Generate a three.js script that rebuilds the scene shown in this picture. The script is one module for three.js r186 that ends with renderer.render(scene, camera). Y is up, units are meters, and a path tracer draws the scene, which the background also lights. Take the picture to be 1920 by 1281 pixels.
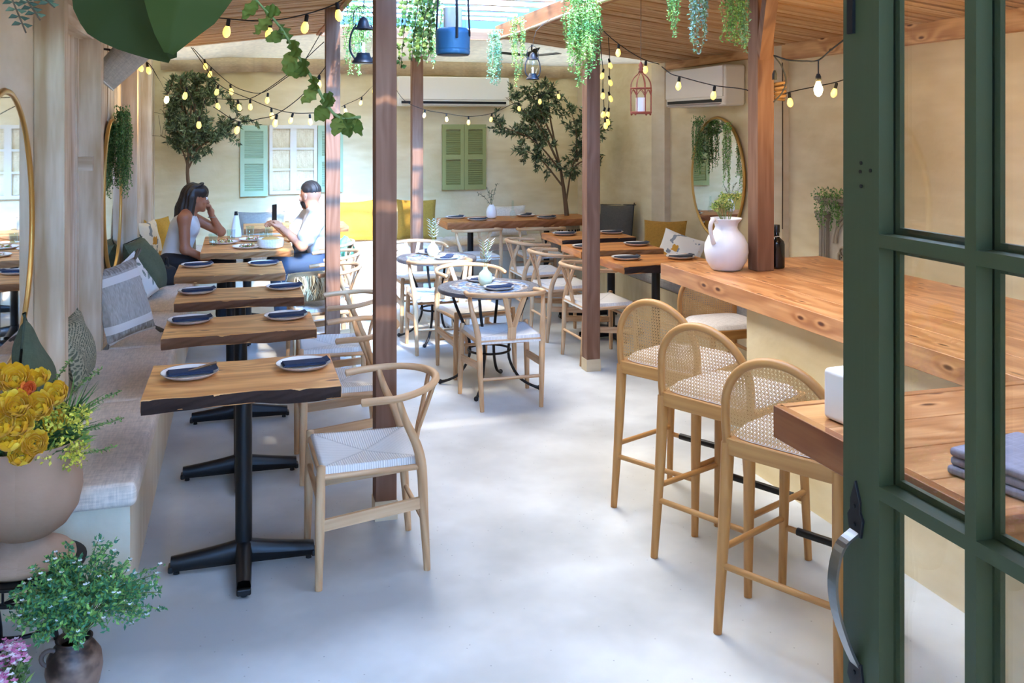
import * as THREE from 'three';
import { Sky } from 'three/addons/objects/Sky.js';
import { RoundedBoxGeometry } from 'three/addons/geometries/RoundedBoxGeometry.js';
import { mergeGeometries, mergeVertices } from 'three/addons/utils/BufferGeometryUtils.js';
import { MarchingCubes } from 'three/addons/objects/MarchingCubes.js';
import { RectAreaLightUniformsLib } from 'three/addons/lights/RectAreaLightUniformsLib.js';

// ---------- camera, sky, sun, exposure ----------
const scene = new THREE.Scene();
const FOCAL = 1750, EYE = 1.72, YAW = Math.atan(513 / FOCAL);
const camera = new THREE.PerspectiveCamera(2 * Math.atan(640.5 / FOCAL) * 180 / Math.PI, 1920 / 1281, 0.05, 200);
camera.position.set(0, EYE, 0);
camera.rotation.y = -YAW;
camera.setViewOffset(1920, 1281, 0, 400, 1920, 1281);       // shift lens: upright verticals, horizon high in the frame
const renderer = new THREE.WebGLRenderer({ antialias: true });
renderer.toneMapping = THREE.LinearToneMapping;
renderer.toneMappingExposure = 1.95;
renderer.shadowMap.enabled = true;
const sunDir = new THREE.Vector3(0.22, 1, 1.35).normalize();
const sky = new Sky(); sky.name = 'sky'; sky.scale.setScalar(1000);
Object.assign(sky.material.uniforms.turbidity, { value: 10 }); sky.material.uniforms.rayleigh.value = 0.28;
sky.material.uniforms.mieCoefficient.value = 0.004; sky.material.uniforms.sunPosition.value.copy(sunDir);
scene.add(sky);
const pm = new THREE.PMREMGenerator(renderer); const skyScene = new THREE.Scene(); skyScene.add(sky.clone());
scene.environment = pm.fromScene(scene).texture; scene.environmentIntensity = 3.7;
const sun = new THREE.DirectionalLight(0xfff0d8, 5.6); sun.name = 'sun';
sun.position.copy(sunDir).multiplyScalar(20).add(new THREE.Vector3(1.5, 0, -5)); sun.target.position.set(1.5, 0, -5);
sun.castShadow = true; sun.shadow.radius = 2; sun.shadow.mapSize.set(4096, 4096);
Object.assign(sun.shadow.camera, { left: -9, right: 9, top: 9, bottom: -9, near: 1, far: 50 });
scene.add(sun, sun.target);

// ---------- helpers ----------
function mulberry(a) { return () => { a = (a + 0x6d2b79f5) | 0; let t = Math.imul(a ^ (a >>> 15), 1 | a); t = (t + Math.imul(t ^ (t >>> 7), 61 | t)) ^ t; return ((t ^ (t >>> 14)) >>> 0) / 4294967296; }; }
let rnd = mulberry(11);
const rr = (a, b) => a + (b - a) * rnd();
const V = (x, y, z) => new THREE.Vector3(x, y, z);
const PI = Math.PI, lerp = (a, b, t) => a + (b - a) * t, clamp = (x, a = 0, b = 1) => Math.min(b, Math.max(a, x)), smooth = (a, b, x) => { const t = clamp((x - a) / (b - a)); return t * t * (3 - 2 * t); };
const used = new Map();
function numbered(n) { const k = used.get(n) ?? 0; used.set(n, k + 1); return k ? n + '_' + String(k).padStart(3, '0') : n; }
function thing(name, label, category, pos = [0, 0, 0], turn = 0, group) {
  const o = new THREE.Group(); o.name = numbered(name); o.position.set(...pos); o.rotation.y = turn;
  o.userData = { label, category }; if (group) o.userData.group = group; scene.add(o); return o;
}
function part(name, geo, mat, parent, label) {
  const m = new THREE.Mesh(Array.isArray(geo) ? join(geo) : geo, mat); m.name = name; if (label) m.userData.label = label; parent.add(m); return m;
}
function one(name, label, category, geo, mat, pos = [0, 0, 0], turn = 0, group) {       // a thing that is one mesh
  const m = new THREE.Mesh(Array.isArray(geo) ? join(geo) : geo, mat); m.name = numbered(name); m.position.set(...pos); m.rotation.y = turn;
  m.userData = { label, category }; if (group) m.userData.group = group; scene.add(m); return m;
}
function struct(name, geo, mat, label, category) {
  const m = geo ? new THREE.Mesh(Array.isArray(geo) ? join(geo) : geo, mat) : new THREE.Group(); m.name = name; m.userData = { kind: 'structure', label, category }; scene.add(m); return m;
}
function dup(o, label, pos, turn, group) {
  const c = o.clone(); c.name = numbered(o.name.replace(/_\d{3}$/, '')); c.position.set(...pos); c.rotation.y = turn ?? o.rotation.y; c.userData = { ...o.userData, label }; if (group) c.userData.group = group; scene.add(c); return c;
}
function norm(g) { let q = g.index ? g.toNonIndexed() : g; for (const k of Object.keys(q.attributes)) if (!['position', 'normal', 'uv', 'color'].includes(k)) q.deleteAttribute(k); if (!q.attributes.uv) q.setAttribute('uv', new THREE.BufferAttribute(new Float32Array(q.attributes.position.count * 2), 2)); q.morphAttributes = {}; return q; }
function join(list) { const l = list.map(norm), c = l.some((g) => g.attributes.color); if (c) for (const g of l) if (!g.attributes.color) g.setAttribute('color', new THREE.BufferAttribute(new Float32Array(g.attributes.position.count * 3).fill(1), 3)); return mergeGeometries(l); }
// uv in metres from the dominant face direction; u runs along the grain axis
function wuv(g, grain = 'x', off) {
  g = norm(g); const p = g.attributes.position, uv = new Float32Array(p.count * 2), a = V(), b = V(), c = V(), e = V(), n = V();
  const o = off ?? [rr(0, 5), rr(0, 5)];
  for (let i = 0; i < p.count; i += 3) {
    a.fromBufferAttribute(p, i); b.fromBufferAttribute(p, i + 1); c.fromBufferAttribute(p, i + 2);
    n.crossVectors(e.subVectors(b, a), c.clone().sub(a)); const ax = Math.abs(n.x), ay = Math.abs(n.y), az = Math.abs(n.z);
    const k = ax > ay && ax > az ? ['z', 'y'] : ay > az ? ['x', 'z'] : ['x', 'y']; if (k[1] === grain) k.reverse();
    [a, b, c].forEach((v, j) => { uv[(i + j) * 2] = v[k[0]] + o[0]; uv[(i + j) * 2 + 1] = v[k[1]] + o[1]; });
  }
  g.setAttribute('uv', new THREE.BufferAttribute(uv, 2)); return g;
}
function box(w, h, d, x = 0, y = 0, z = 0) { return new THREE.BoxGeometry(w, h, d).translate(x, y, z); }
function span(x0, x1, y0, y1, z0, z1) { return new THREE.BoxGeometry(Math.abs(x1 - x0), Math.abs(y1 - y0), Math.abs(z1 - z0)).translate((x0 + x1) / 2, (y0 + y1) / 2, (z0 + z1) / 2); }
function rbox(w, h, d, r, x = 0, y = 0, z = 0, s = 2) { return new RoundedBoxGeometry(w, h, d, s, r).translate(x, y, z); }
function lathe(pts, seg = 32) { return new THREE.LatheGeometry(pts.map((p) => new THREE.Vector2(p[0], p[1])), seg); }
function cyl(r0, r1, h, x = 0, y = 0, z = 0, s = 16) { return new THREE.CylinderGeometry(r1, r0, h, s).translate(x, y, z); }
// a round bar through points; r is a number or a list of radii
function bar(pts, r, seg = 12, sides = 8, caps = true, closed = false, flat) {
  const c = new THREE.CatmullRomCurve3(pts.map((p) => V(...p)), closed, 'centripetal'), n = pts.length - 1;
  const rad = (t) => { if (typeof r === 'number') return r; const f = t * (r.length - 1), i = Math.min(r.length - 2, Math.floor(f)); return lerp(r[i], r[i + 1], f - i); };
  const fr = c.computeFrenetFrames(seg, closed), pos = [], nor = [], uv = [], idx = [], len = c.getLength();
  for (let i = 0; i <= seg; i++) {
    const t = i / seg, p = pts.length === 2 ? V(...pts[0]).lerp(V(...pts[1]), t) : c.getPoint(t), R = rad(t);
    for (let j = 0; j <= sides; j++) {
      const a = j / sides * 2 * PI, d = fr.normals[i].clone().multiplyScalar(Math.cos(a)).addScaledVector(fr.binormals[i], Math.sin(a) * (flat ?? 1));
      pos.push(p.x + d.x * R, p.y + d.y * R, p.z + d.z * R); d.normalize(); nor.push(d.x, d.y, d.z); uv.push(t * len, j / sides * 2 * PI * R);
      if (i < seg && j < sides) { const q = i * (sides + 1) + j; idx.push(q, q + 1, q + sides + 1, q + 1, q + sides + 2, q + sides + 1); }
    }
  }
  if (caps && !closed) for (const [i, s] of [[0, -1], [seg, 1]]) {
    const t = i / seg, p = pts.length === 2 ? V(...pts[i ? 1 : 0]) : c.getPoint(t), T = fr.tangents[i].clone().multiplyScalar(s), R = rad(t), k = pos.length / 3; pos.push(p.x + T.x * R * 0.35, p.y + T.y * R * 0.35, p.z + T.z * R * 0.35); nor.push(T.x, T.y, T.z); uv.push(0, 0);
    for (let j = 0; j < sides; j++) { const q = i * (sides + 1) + j; s > 0 ? idx.push(q, q + 1, k) : idx.push(q, k, q + 1); }
  }
  const g = new THREE.BufferGeometry(); g.setAttribute('position', new THREE.Float32BufferAttribute(pos, 3)); g.setAttribute('normal', new THREE.Float32BufferAttribute(nor, 3)); g.setAttribute('uv', new THREE.Float32BufferAttribute(uv, 2)); g.setIndex(idx);
  return norm(g);
}
// a flat bar of w x t section swept through points, w measured along dir
function strap(pts, w, t, dir, seg = 10) {
  const c = new THREE.CatmullRomCurve3(pts.map((p) => V(...p)), false, 'centripetal'), D = V(...dir), pos = [], idx = [], uv = [], len = c.getLength();
  for (let i = 0; i <= seg; i++) {
    const p = c.getPoint(i / seg), T = c.getTangent(i / seg), N = V().crossVectors(T, D).normalize(), B = V().crossVectors(N, T).normalize();
    [[-1, -1], [1, -1], [1, 1], [-1, 1]].forEach(([a, b], j) => { const q = p.clone().addScaledVector(B, a * w / 2).addScaledVector(N, b * t / 2); pos.push(q.x, q.y, q.z); uv.push(i / seg * len, j * w); });
    if (i < seg) for (let j = 0; j < 4; j++) { const a = i * 4 + j, b = i * 4 + (j + 1) % 4; idx.push(a, b, a + 4, b, b + 4, a + 4); }
  }
  const e = seg * 4; idx.push(0, 2, 1, 0, 3, 2, e, e + 1, e + 2, e, e + 2, e + 3);
  const g = new THREE.BufferGeometry(); g.setAttribute('position', new THREE.Float32BufferAttribute(pos, 3)); g.setAttribute('uv', new THREE.Float32BufferAttribute(uv, 2)); g.setIndex(idx);
  const q = g.toNonIndexed(); q.computeVertexNormals(); return q;
}
function surf(nu, nv, f) {       // f(u, v) -> [x, y, z], uv 0..1
  const pos = [], uv = [], idx = [];
  for (let j = 0; j <= nv; j++) for (let i = 0; i <= nu; i++) { pos.push(...f(i / nu, j / nv)); uv.push(i / nu, j / nv); if (i < nu && j < nv) { const a = j * (nu + 1) + i; idx.push(a, a + 1, a + nu + 1, a + 1, a + nu + 2, a + nu + 1); } }
  const g = new THREE.BufferGeometry(); g.setAttribute('position', new THREE.Float32BufferAttribute(pos, 3)); g.setAttribute('uv', new THREE.Float32BufferAttribute(uv, 2)); g.setIndex(idx); g.computeVertexNormals(); return g;
}
function tint(g, c) { g = norm(g); const k = new THREE.Color(c), n = g.attributes.position.count, a = new Float32Array(n * 3); for (let i = 0; i < n; i++) { a[i * 3] = k.r; a[i * 3 + 1] = k.g; a[i * 3 + 2] = k.b; } g.setAttribute('color', new THREE.BufferAttribute(a, 3)); return g; }
// collects leaves and petals into one geometry with a colour for each
class Leaves {
  constructor() { this.p = []; this.c = []; }
  add(at, dir, side, len, wid, color, fold = 0.25, droop = 0) {
    const d = dir.clone().normalize(), s = side.clone().addScaledVector(d, -side.dot(d)).normalize(), n = V().crossVectors(d, s).normalize(), m = at.clone().addScaledVector(d, len * 0.5), tip = at.clone().addScaledVector(d, len).addScaledVector(n, -droop * len);
    const l = m.clone().addScaledVector(s, wid / 2).addScaledVector(n, fold * wid), r = m.clone().addScaledVector(s, -wid / 2).addScaledVector(n, fold * wid);
    for (const t of [[at, l, m], [at, m, r], [l, tip, m], [m, tip, r]]) for (const q of t) { this.p.push(q.x, q.y, q.z); this.c.push(color.r, color.g, color.b); }
  }
  geo() { const g = new THREE.BufferGeometry(); g.setAttribute('position', new THREE.Float32BufferAttribute(this.p, 3)); g.setAttribute('color', new THREE.Float32BufferAttribute(this.c, 3)); g.setAttribute('uv', new THREE.Float32BufferAttribute(new Float32Array(this.p.length / 3 * 2), 2)); g.computeVertexNormals(); return g; }
}
const rdir = () => { const z = rr(-1, 1), a = rr(0, 2 * PI), s = Math.sqrt(1 - z * z); return V(s * Math.cos(a), z, s * Math.sin(a)); };
const pick = (a) => a[Math.floor(rnd() * a.length) % a.length];
const cols = (...h) => h.map((x) => new THREE.Color(x));

// ---------- textures ----------
function hash(x, y) { let h = Math.imul(x, 374761393) + Math.imul(y, 668265263); h = Math.imul(h ^ (h >>> 13), 1274126177); return ((h ^ (h >>> 16)) >>> 0) / 4294967296; }
function vn(x, y, px, py) { const X = Math.floor(x), Y = Math.floor(y), f = x - X, g = y - Y, u = f * f * (3 - 2 * f), v = g * g * (3 - 2 * g), m = (a, n) => ((a % n) + n) % n; return lerp(lerp(hash(m(X, px), m(Y, py)), hash(m(X + 1, px), m(Y, py)), u), lerp(hash(m(X, px), m(Y + 1, py)), hash(m(X + 1, px), m(Y + 1, py)), u), v); }
function fbm(u, v, fx, fy, o = 4) { let s = 0, a = 0.5; for (let i = 0; i < o; i++) { s += a * vn(u * fx, v * fy, fx, fy); fx *= 2; fy *= 2; a *= 0.5; } return s / (1 - Math.pow(0.5, o)); }
function tex(n, f, size = 1, srgb = true) {     // f(u, v) -> grey or [r, g, b] in 0..1; size is metres a side
  const d = new Uint8Array(n * n * 4);
  for (let y = 0; y < n; y++) for (let x = 0; x < n; x++) { const c = f(x / n, y / n), i = (y * n + x) * 4; for (let k = 0; k < 3; k++) d[i + k] = clamp(Array.isArray(c) ? c[k] : c) * 255; d[i + 3] = 255; }
  const t = new THREE.DataTexture(d, n, n); t.wrapS = t.wrapT = THREE.RepeatWrapping; t.magFilter = THREE.LinearFilter; t.minFilter = THREE.LinearMipmapLinearFilter; t.generateMipmaps = true; if (srgb) t.colorSpace = THREE.SRGBColorSpace; t.repeat.set(1 / size, 1 / size); t.needsUpdate = true; return t;
}
const mixc = (a, b, t) => [lerp(a[0], b[0], t), lerp(a[1], b[1], t), lerp(a[2], b[2], t)];
const woodGrain = (u, v) => { const w = fbm(u, v, 2, 6, 3), l = fbm(u, v + w * 0.05, 3, 60, 3), k = Math.sin((v * 22 + w * 9) * PI) * 0.5 + 0.5; return mixc([0.70, 0.58, 0.46], [1, 1, 1], clamp(0.25 + 0.6 * l + 0.22 * k)); };
const woodTex = tex(512, woodGrain, 1), woodBump = tex(512, (u, v) => fbm(u, v, 3, 90, 3), 1, false);
const knotTex = tex(512, (u, v) => {    // planks of the bar with figure and knots
  let w = fbm(u, v, 2, 5, 3), d = 0; for (let i = 0; i < 7; i++) { const kx = hash(i, 3), ky = hash(i, 9); let dx = Math.abs(u - kx), dy = Math.abs(v - ky); dx = Math.min(dx, 1 - dx); dy = Math.min(dy, 1 - dy); const r = Math.hypot(dx * 0.6, dy * 1.6); w += 0.3 * Math.exp(-r * r * 700); d = Math.max(d, smooth(0.022, 0.006, r)); }
  const k = Math.sin((v * 14 + w * 7) * PI) * 0.5 + 0.5; return mixc(mixc([0.68, 0.53, 0.40], [1, 0.97, 0.93], clamp(0.2 + 0.45 * k + 0.5 * fbm(u, v, 4, 70, 3))), [0.28, 0.15, 0.09], d * 0.8);
}, 0.9);
const plasterTex = tex(512, (u, v) => { const a = fbm(u, v, 4, 3, 5), b = fbm(u, v, 40, 10, 3); return mixc([0.87, 0.83, 0.75], [1, 1, 1], clamp(0.5 + (a - 0.5) * 1.5 + (b - 0.5) * 0.5)); }, 2.3);
const plasterBump = tex(256, (u, v) => fbm(u, v, 12, 12, 5), 0.8, false);
const washTex = tex(512, (u, v) => { const a = fbm(u, v, 3, 30, 4), b = fbm(u, v, 4, 4, 4); return mixc([0.80, 0.72, 0.62], [1, 1, 1], clamp(0.55 + (a - 0.5) * 1.5 + (b - 0.5) * 0.9)); }, 1.3);
const floorTex = tex(1024, (u, v) => { const a = fbm(u, v, 3, 3, 6), b = fbm(u + 0.3, v, 9, 9, 5), s = hash(Math.floor(u * 1024), Math.floor(v * 1024)) > 0.9996 ? 0.6 : 1; return mixc([0.74, 0.74, 0.73], [1, 1, 0.99], clamp(0.6 + (a - 0.5) * 1.4 + (b - 0.5) * 1.2)).map((c) => c * s); }, 3.4);
const floorRough = tex(512, (u, v) => 0.30 + 0.34 * fbm(u, v, 5, 5, 5), 2.1, false);
const floorBump = tex(512, (u, v) => fbm(u, v, 8, 8, 6), 1.1, false);
const weave = tex(128, (u, v) => 0.5 + 0.25 * Math.sin(u * 40 * PI) * (Math.sin(v * 40 * PI) > 0 ? 1 : -1) + 0.25 * (hash(Math.floor(u * 128), Math.floor(v * 128)) - 0.5), 0.12, false);
const linenTex = tex(256, (u, v) => { const a = fbm(u, v, 60, 8, 2), b = fbm(u, v, 8, 60, 2); return 0.82 + 0.18 * clamp((a + b) * 0.7); }, 0.3);
const cordTex = tex(256, (u, v) => { const a = u - 0.5, b = v - 0.5, s = Math.abs(a) > Math.abs(b) ? v : u, k = 0.5 + 0.5 * Math.cos(s * 2 * PI * 46), seam = smooth(0.0, 0.03, Math.abs(Math.abs(a) - Math.abs(b))); return (0.84 + 0.16 * k) * (0.9 + 0.1 * seam); }, 1);
const cordBump = tex(256, (u, v) => { const a = u - 0.5, b = v - 0.5, s = Math.abs(a) > Math.abs(b) ? v : u; return 0.5 + 0.5 * Math.cos(s * 2 * PI * 46); }, 1, false);
const mosaicTex = tex(512, (u, v) => {      // broken-tile mosaic of the bistro tables
  const N = 26, X = u * N, Y = v * N; let d1 = 9, d2 = 9, id = [0, 0]; for (let j = -1; j <= 1; j++) for (let i = -1; i <= 1; i++) { const cx = Math.floor(X) + i, cy = Math.floor(Y) + j, q = Math.hypot(cx + hash(cx + 7, cy) - X, cy + hash(cx, cy + 5) - Y); if (q < d1) { d2 = d1; d1 = q; id = [cx, cy]; } else if (q < d2) d2 = q; }
  const r = Math.hypot(u - 0.5, v - 0.5), pal = r > 0.40 ? [[0.30, 0.28, 0.30], [0.38, 0.36, 0.37]] : (Math.floor(r * 14 + Math.atan2(v - 0.5, u - 0.5) * 1.3) & 1) ? [[0.24, 0.36, 0.52], [0.42, 0.55, 0.68], [0.7, 0.75, 0.78]] : [[0.74, 0.62, 0.48], [0.52, 0.40, 0.32], [0.82, 0.76, 0.68], [0.36, 0.30, 0.30]];
  const c = pal[Math.floor(hash(id[0] * 3 + 1, id[1]) * pal.length)]; return d2 - d1 < 0.09 ? [0.55, 0.54, 0.52] : c;
}, 1);
const leafPrint = tex(256, (u, v) => { let d = 0; for (let i = 0; i < 34; i++) { const cx = hash(i, 1), cy = hash(i, 2), a = hash(i, 4) * PI; let x = u - cx, y = v - cy; x -= Math.round(x); y -= Math.round(y); const p = x * Math.cos(a) + y * Math.sin(a), q = -x * Math.sin(a) + y * Math.cos(a), w = 0.035 * (1 - (p / 0.1) ** 2); if (Math.abs(p) < 0.1 && Math.abs(q) < w && Math.abs(q) > 0.004) d = 1; } return d ? [0.42, 0.49, 0.43] : [0.93, 0.92, 0.88]; }, 1);
const brocade = tex(256, (u, v) => { const a = fbm(u, v, 9, 9, 2), k = Math.sin((u + a * 0.25) * 26 * PI) * Math.sin((v + a * 0.25) * 26 * PI); return k > 0.1 ? [0.38, 0.40, 0.33] : [0.68, 0.66, 0.55]; }, 1);
const stripeTex = tex(256, (u, v) => { const n = fbm(u, v, 60, 20, 2), white = (v > 0.13 && v < 0.24) || (v > 0.76 && v < 0.87) || v < 0.03, rough = (v > 0.02 && v < 0.13) || v > 0.9; return white ? [0.93, 0.91, 0.88] : mixc(rough ? [0.48, 0.44, 0.39] : [0.66, 0.63, 0.58], [0.80, 0.78, 0.74], n); }, 1);
const bunchPrint = tex(256, (u, v) => { const a = fbm(u, v, 5, 5, 3), b = fbm(u + 0.4, v, 7, 7, 3); return a > 0.6 ? [0.82, 0.60, 0.22] : b > 0.62 ? [0.55, 0.58, 0.60] : [0.93, 0.91, 0.86]; }, 1);

// ---------- materials ----------
const M = (color, o = {}) => new THREE.MeshStandardMaterial({ color, roughness: 0.7, ...o });
const clone = (m, o) => { const c = m.clone(); for (const k in o) k === 'color' ? c.color.set(o.color) : (c[k] = o[k]); return c; };
const mat = {
  oak: M('#dcb88e', { map: woodTex, bumpMap: woodBump, bumpScale: 0.0004, roughness: 0.55 }),
  stool: M('#c9995c', { map: woodTex, bumpMap: woodBump, bumpScale: 0.0004, roughness: 0.45 }),
  slat: M('#d6ad7c', { map: woodTex, roughness: 0.7 }), slat2: M('#c99c68', { map: woodTex, roughness: 0.7 }), slat3: M('#e0bd90', { map: woodTex, roughness: 0.7 }),
  deck: M('#8a6a48', { map: woodTex, roughness: 0.9 }),
  table: M('#ecb474', { map: knotTex, bumpMap: woodBump, bumpScale: 0.0005, roughness: 0.42 }),
  bark: M('#2e1a10', { map: woodTex, bumpMap: plasterBump, bumpScale: 0.006, roughness: 0.85 }),
  barkTan: M('#9a6c40', { map: woodTex, bumpMap: plasterBump, bumpScale: 0.004, roughness: 0.75 }),
  bar: M('#c8976a', { map: knotTex, bumpMap: woodBump, bumpScale: 0.0005, roughness: 0.36 }),
  post: M('#88644e', { map: woodTex, roughness: 0.7 }),
  fascia: M('#b9835a', { map: woodTex, roughness: 0.75 }), beam: M('#e0b886', { map: knotTex, roughness: 0.75 }),
  plaster: M('#ecdcb6', { map: plasterTex, bumpMap: plasterBump, bumpScale: 0.003, roughness: 0.9 }),
  plasterPale: M('#e9dcc4', { map: plasterTex, bumpMap: plasterBump, bumpScale: 0.002, roughness: 0.9 }),
  wash: M('#efe3cf', { map: washTex, roughness: 0.8 }), wash2: M('#e7d8c0', { map: washTex, roughness: 0.8 }), wash3: M('#f2e9da', { map: washTex, roughness: 0.8 }),
  floor: M('#d3d4d2', { map: floorTex, roughnessMap: floorRough, roughness: 1, bumpMap: floorBump, bumpScale: 0.0012 }),
  black: M('#131314', { roughness: 0.42, metalness: 0.3 }), iron: M('#2c2a2b', { roughness: 0.5, metalness: 0.6 }), rubber: M('#191919', { roughness: 0.8 }),
  cord: M('#e8e3da', { map: cordTex, bumpMap: cordBump, bumpScale: 0.0015, roughness: 0.9 }),
  cushion: M('#ead8c4', { map: linenTex, bumpMap: weave, bumpScale: 0.0006, roughness: 0.95 }),
  white: M('#f3f0ea', { roughness: 0.35 }), ceramic: M('#f1ece4', { roughness: 0.22 }), rim: M('#8f7b66', { roughness: 0.4 }),
  navy: M('#26344f', { map: linenTex, bumpMap: weave, bumpScale: 0.0004, roughness: 0.95 }),
  green: M('#3b472c', { roughness: 0.5, bumpMap: woodBump, bumpScale: 0.0003 }),
  shutterMint: M('#a9c09c', { roughness: 0.7 }), shutterOlive: M('#96985c', { roughness: 0.7 }), frameWhite: M('#ddd4c0', { roughness: 0.7 }),
  glass: new THREE.MeshPhysicalMaterial({ color: '#ffffff', transmission: 1, thickness: 0, roughness: 0.01, ior: 1.5 }),
  glassClear: new THREE.MeshPhysicalMaterial({ color: '#f4fbfa', transmission: 1, thickness: 0, roughness: 0.03, ior: 1.45 }),
  mirror: M('#f2f2f0', { metalness: 1, roughness: 0.02 }), gold: M('#c9a25c', { metalness: 0.9, roughness: 0.35 }),
  steel: M('#8b8a86', { metalness: 0.9, roughness: 0.3 }),
  sheet: new THREE.MeshPhysicalMaterial({ color: '#f4f4f0', roughness: 1, transmission: 0.6, thickness: 0, side: THREE.DoubleSide }),
  leaf: new THREE.MeshPhysicalMaterial({ vertexColors: true, color: '#ffffff', roughness: 0.75, transmission: 0.12, thickness: 0, side: THREE.DoubleSide }),
  petal: new THREE.MeshPhysicalMaterial({ vertexColors: true, color: '#ffffff', roughness: 0.8, transmission: 0.25, thickness: 0, side: THREE.DoubleSide }),
  bigLeaf: new THREE.MeshPhysicalMaterial({ vertexColors: true, color: '#ffffff', roughness: 0.75, specularIntensity: 0.4, transmission: 0.05, thickness: 0, side: THREE.DoubleSide }),
  trunk: M('#7a6348', { map: woodTex, roughness: 0.9, bumpMap: plasterBump, bumpScale: 0.004 }), vine: M('#6d7a45', { roughness: 0.9 }), twig: M('#5a4a38', { roughness: 0.9 }),
  canvas: new THREE.MeshPhysicalMaterial({ color: '#d3c09a', map: linenTex, roughness: 0.95, transmission: 0.22, thickness: 0, side: THREE.DoubleSide }),
  mustard: M('#c9952f', { map: linenTex, bumpMap: weave, bumpScale: 0.001, roughness: 0.95 }), olive: M('#55614a', { map: linenTex, bumpMap: weave, bumpScale: 0.001, roughness: 0.95 }), charcoal: M('#5a554c', { map: linenTex, roughness: 0.95 }),
  bulb: M('#fff2b0', { emissive: '#ffd45a', emissiveIntensity: 0.9, roughness: 0.3 }), bulbHot: M('#fff8e0', { emissive: '#ffe9b0', emissiveIntensity: 6, roughness: 0.3 }),
};
for (const m of [mat.bumpFix].filter(Boolean)) m.needsUpdate = true;
// ---------- the room ----------
const XL = -0.87, XR = 4.05, ZB = -10.75, ZF = -0.6, ZC = -8.4;       // walls, front wall, end of the slatted roofs
const roofL = (x) => 2.355 + 0.13 * (x + 0.87), roofR = (x) => 2.35 + 0.12 * (4.05 - x);
const OX0 = 0.70, OX1 = 2.30, OZ0 = -3.6;                              // the open strip between the two roofs
struct('floor', wuv(span(-6, 8, -0.15, 0, -11.2, 7), 'x', [0, 0]), mat.floor, 'pale grey polished concrete floor', 'floor');
struct('wall_back', wuv(span(-1.1, 4.3, 0, 2.9, ZB - 0.15, ZB), 'y', [0, 0]), mat.plaster, 'beige mottled plaster wall behind the long table', 'wall');
const wr = struct('wall_right', wuv(span(XR, XR + 0.15, 0, 2.5, -10.9, ZF), 'y', [0.7, 0.2]), mat.plaster, 'warm beige plaster wall with the round mirror', 'wall');
const wl = struct('wall_left', wuv(span(XL - 0.16, XL - 0.012, 0, 2.5, -10.9, ZF), 'y', [0.3, 0.4]), mat.plasterPale, 'whitewashed wall behind the long bench', 'wall');
// vertical boards on the boarded wall, each a piece
{ let z = -4.72, k = 0; const ws = [mat.wash, mat.wash2, mat.wash3]; while (z > ZB) { const w = Math.min(rr(0.13, 0.19), z - ZB); part('plank', wuv(span(XL - 0.02, XL + rr(-0.004, 0.006), 0, 2.36, z - w + 0.007, z), 'y'), ws[k++ % 3], wl); z -= w; } }
// uprights, rails and beams on the walls
let trimN = 0; const trim = (geo, m, label) => struct('trim_' + (++trimN), geo, m, label, 'trim');
for (const [z, x1, l] of [[-4.62, -0.755, 'beside the near oval mirror'], [-5.76, -0.75, 'carrying the woven lamp shade'], [-7.78, -0.755, 'beside the mirror with the trailing plant'], [-9.3, -0.78, 'beside the olive tree']])
  trim(wuv(span(XL - 0.01, x1, 0, 2.36, z - 0.1, z), 'y'), mat.wash2, 'whitewashed timber upright on the boarded wall ' + l);
trim(wuv(span(XL - 0.01, -0.79, 2.225, 2.325, -5.76, -4.72), 'z'), mat.wash, 'whitewashed timber rail under the roof between two uprights');
trim(wuv(span(XL - 0.01, -0.79, 1.48, 1.56, -5.76, -5.72), 'z'), mat.wash3, 'short whitewashed block nailed across the upright');
trim(wuv(span(XL - 0.01, -0.72, 2.325, 2.42, ZC, ZF), 'z'), mat.wash, 'timber wall plate along the top of the boarded wall');
for (const [z0, z1, l] of [[-8.62, -8.32, 'behind the birdcage lantern'], [-6.5, -6.27, 'behind the brown post on the bar'], [-10.75, -10.6, 'in the back corner']]) trim(wuv(span(XR - 0.06, XR + 0.01, 0, 2.36, z0, z1), 'y'), mat.plasterPale, 'pale upright on the bar-side wall ' + l);
trim(wuv(span(XR - 0.07, XR + 0.01, 2.24, 2.36, -6.26, ZF), 'z'), mat.beam, 'knotty timber beam along the top of the bar-side wall above the bar');
trim(wuv(span(XR - 0.05, XR + 0.01, 2.29, 2.36, -8.32, -6.5), 'z'), mat.beam, 'timber rail under the bar-side roof above the white air conditioner');
// front wall with the doorway that the camera looks through
struct('wall_front', [wuv(span(1.1, XR + 0.15, 0, 2.6, ZF, ZF + 0.14), 'y'), wuv(span(-2.5, -0.86, 0, 2.6, ZF, ZF + 0.14), 'y'), wuv(span(-0.86, 1.1, 2.2, 2.6, ZF, ZF + 0.14), 'y')], mat.plasterPale, 'front wall around the doorway', 'wall');
struct('wall_light_blocker', [wuv(span(-2.65, -2.5, 0, 2.7, ZF, 3.0), 'y'), wuv(span(XR + 0.15, XR + 0.3, 0, 2.7, ZF, 3.0), 'y'), wuv(span(-2.65, XR + 0.3, 0, 2.0, 2.85, 3.0), 'y')], mat.plasterPale, 'unseen walls added outside the doorway to hold back light from the front', 'wall');  // unseen walls, added and sized to keep the doorway side dim
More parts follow.
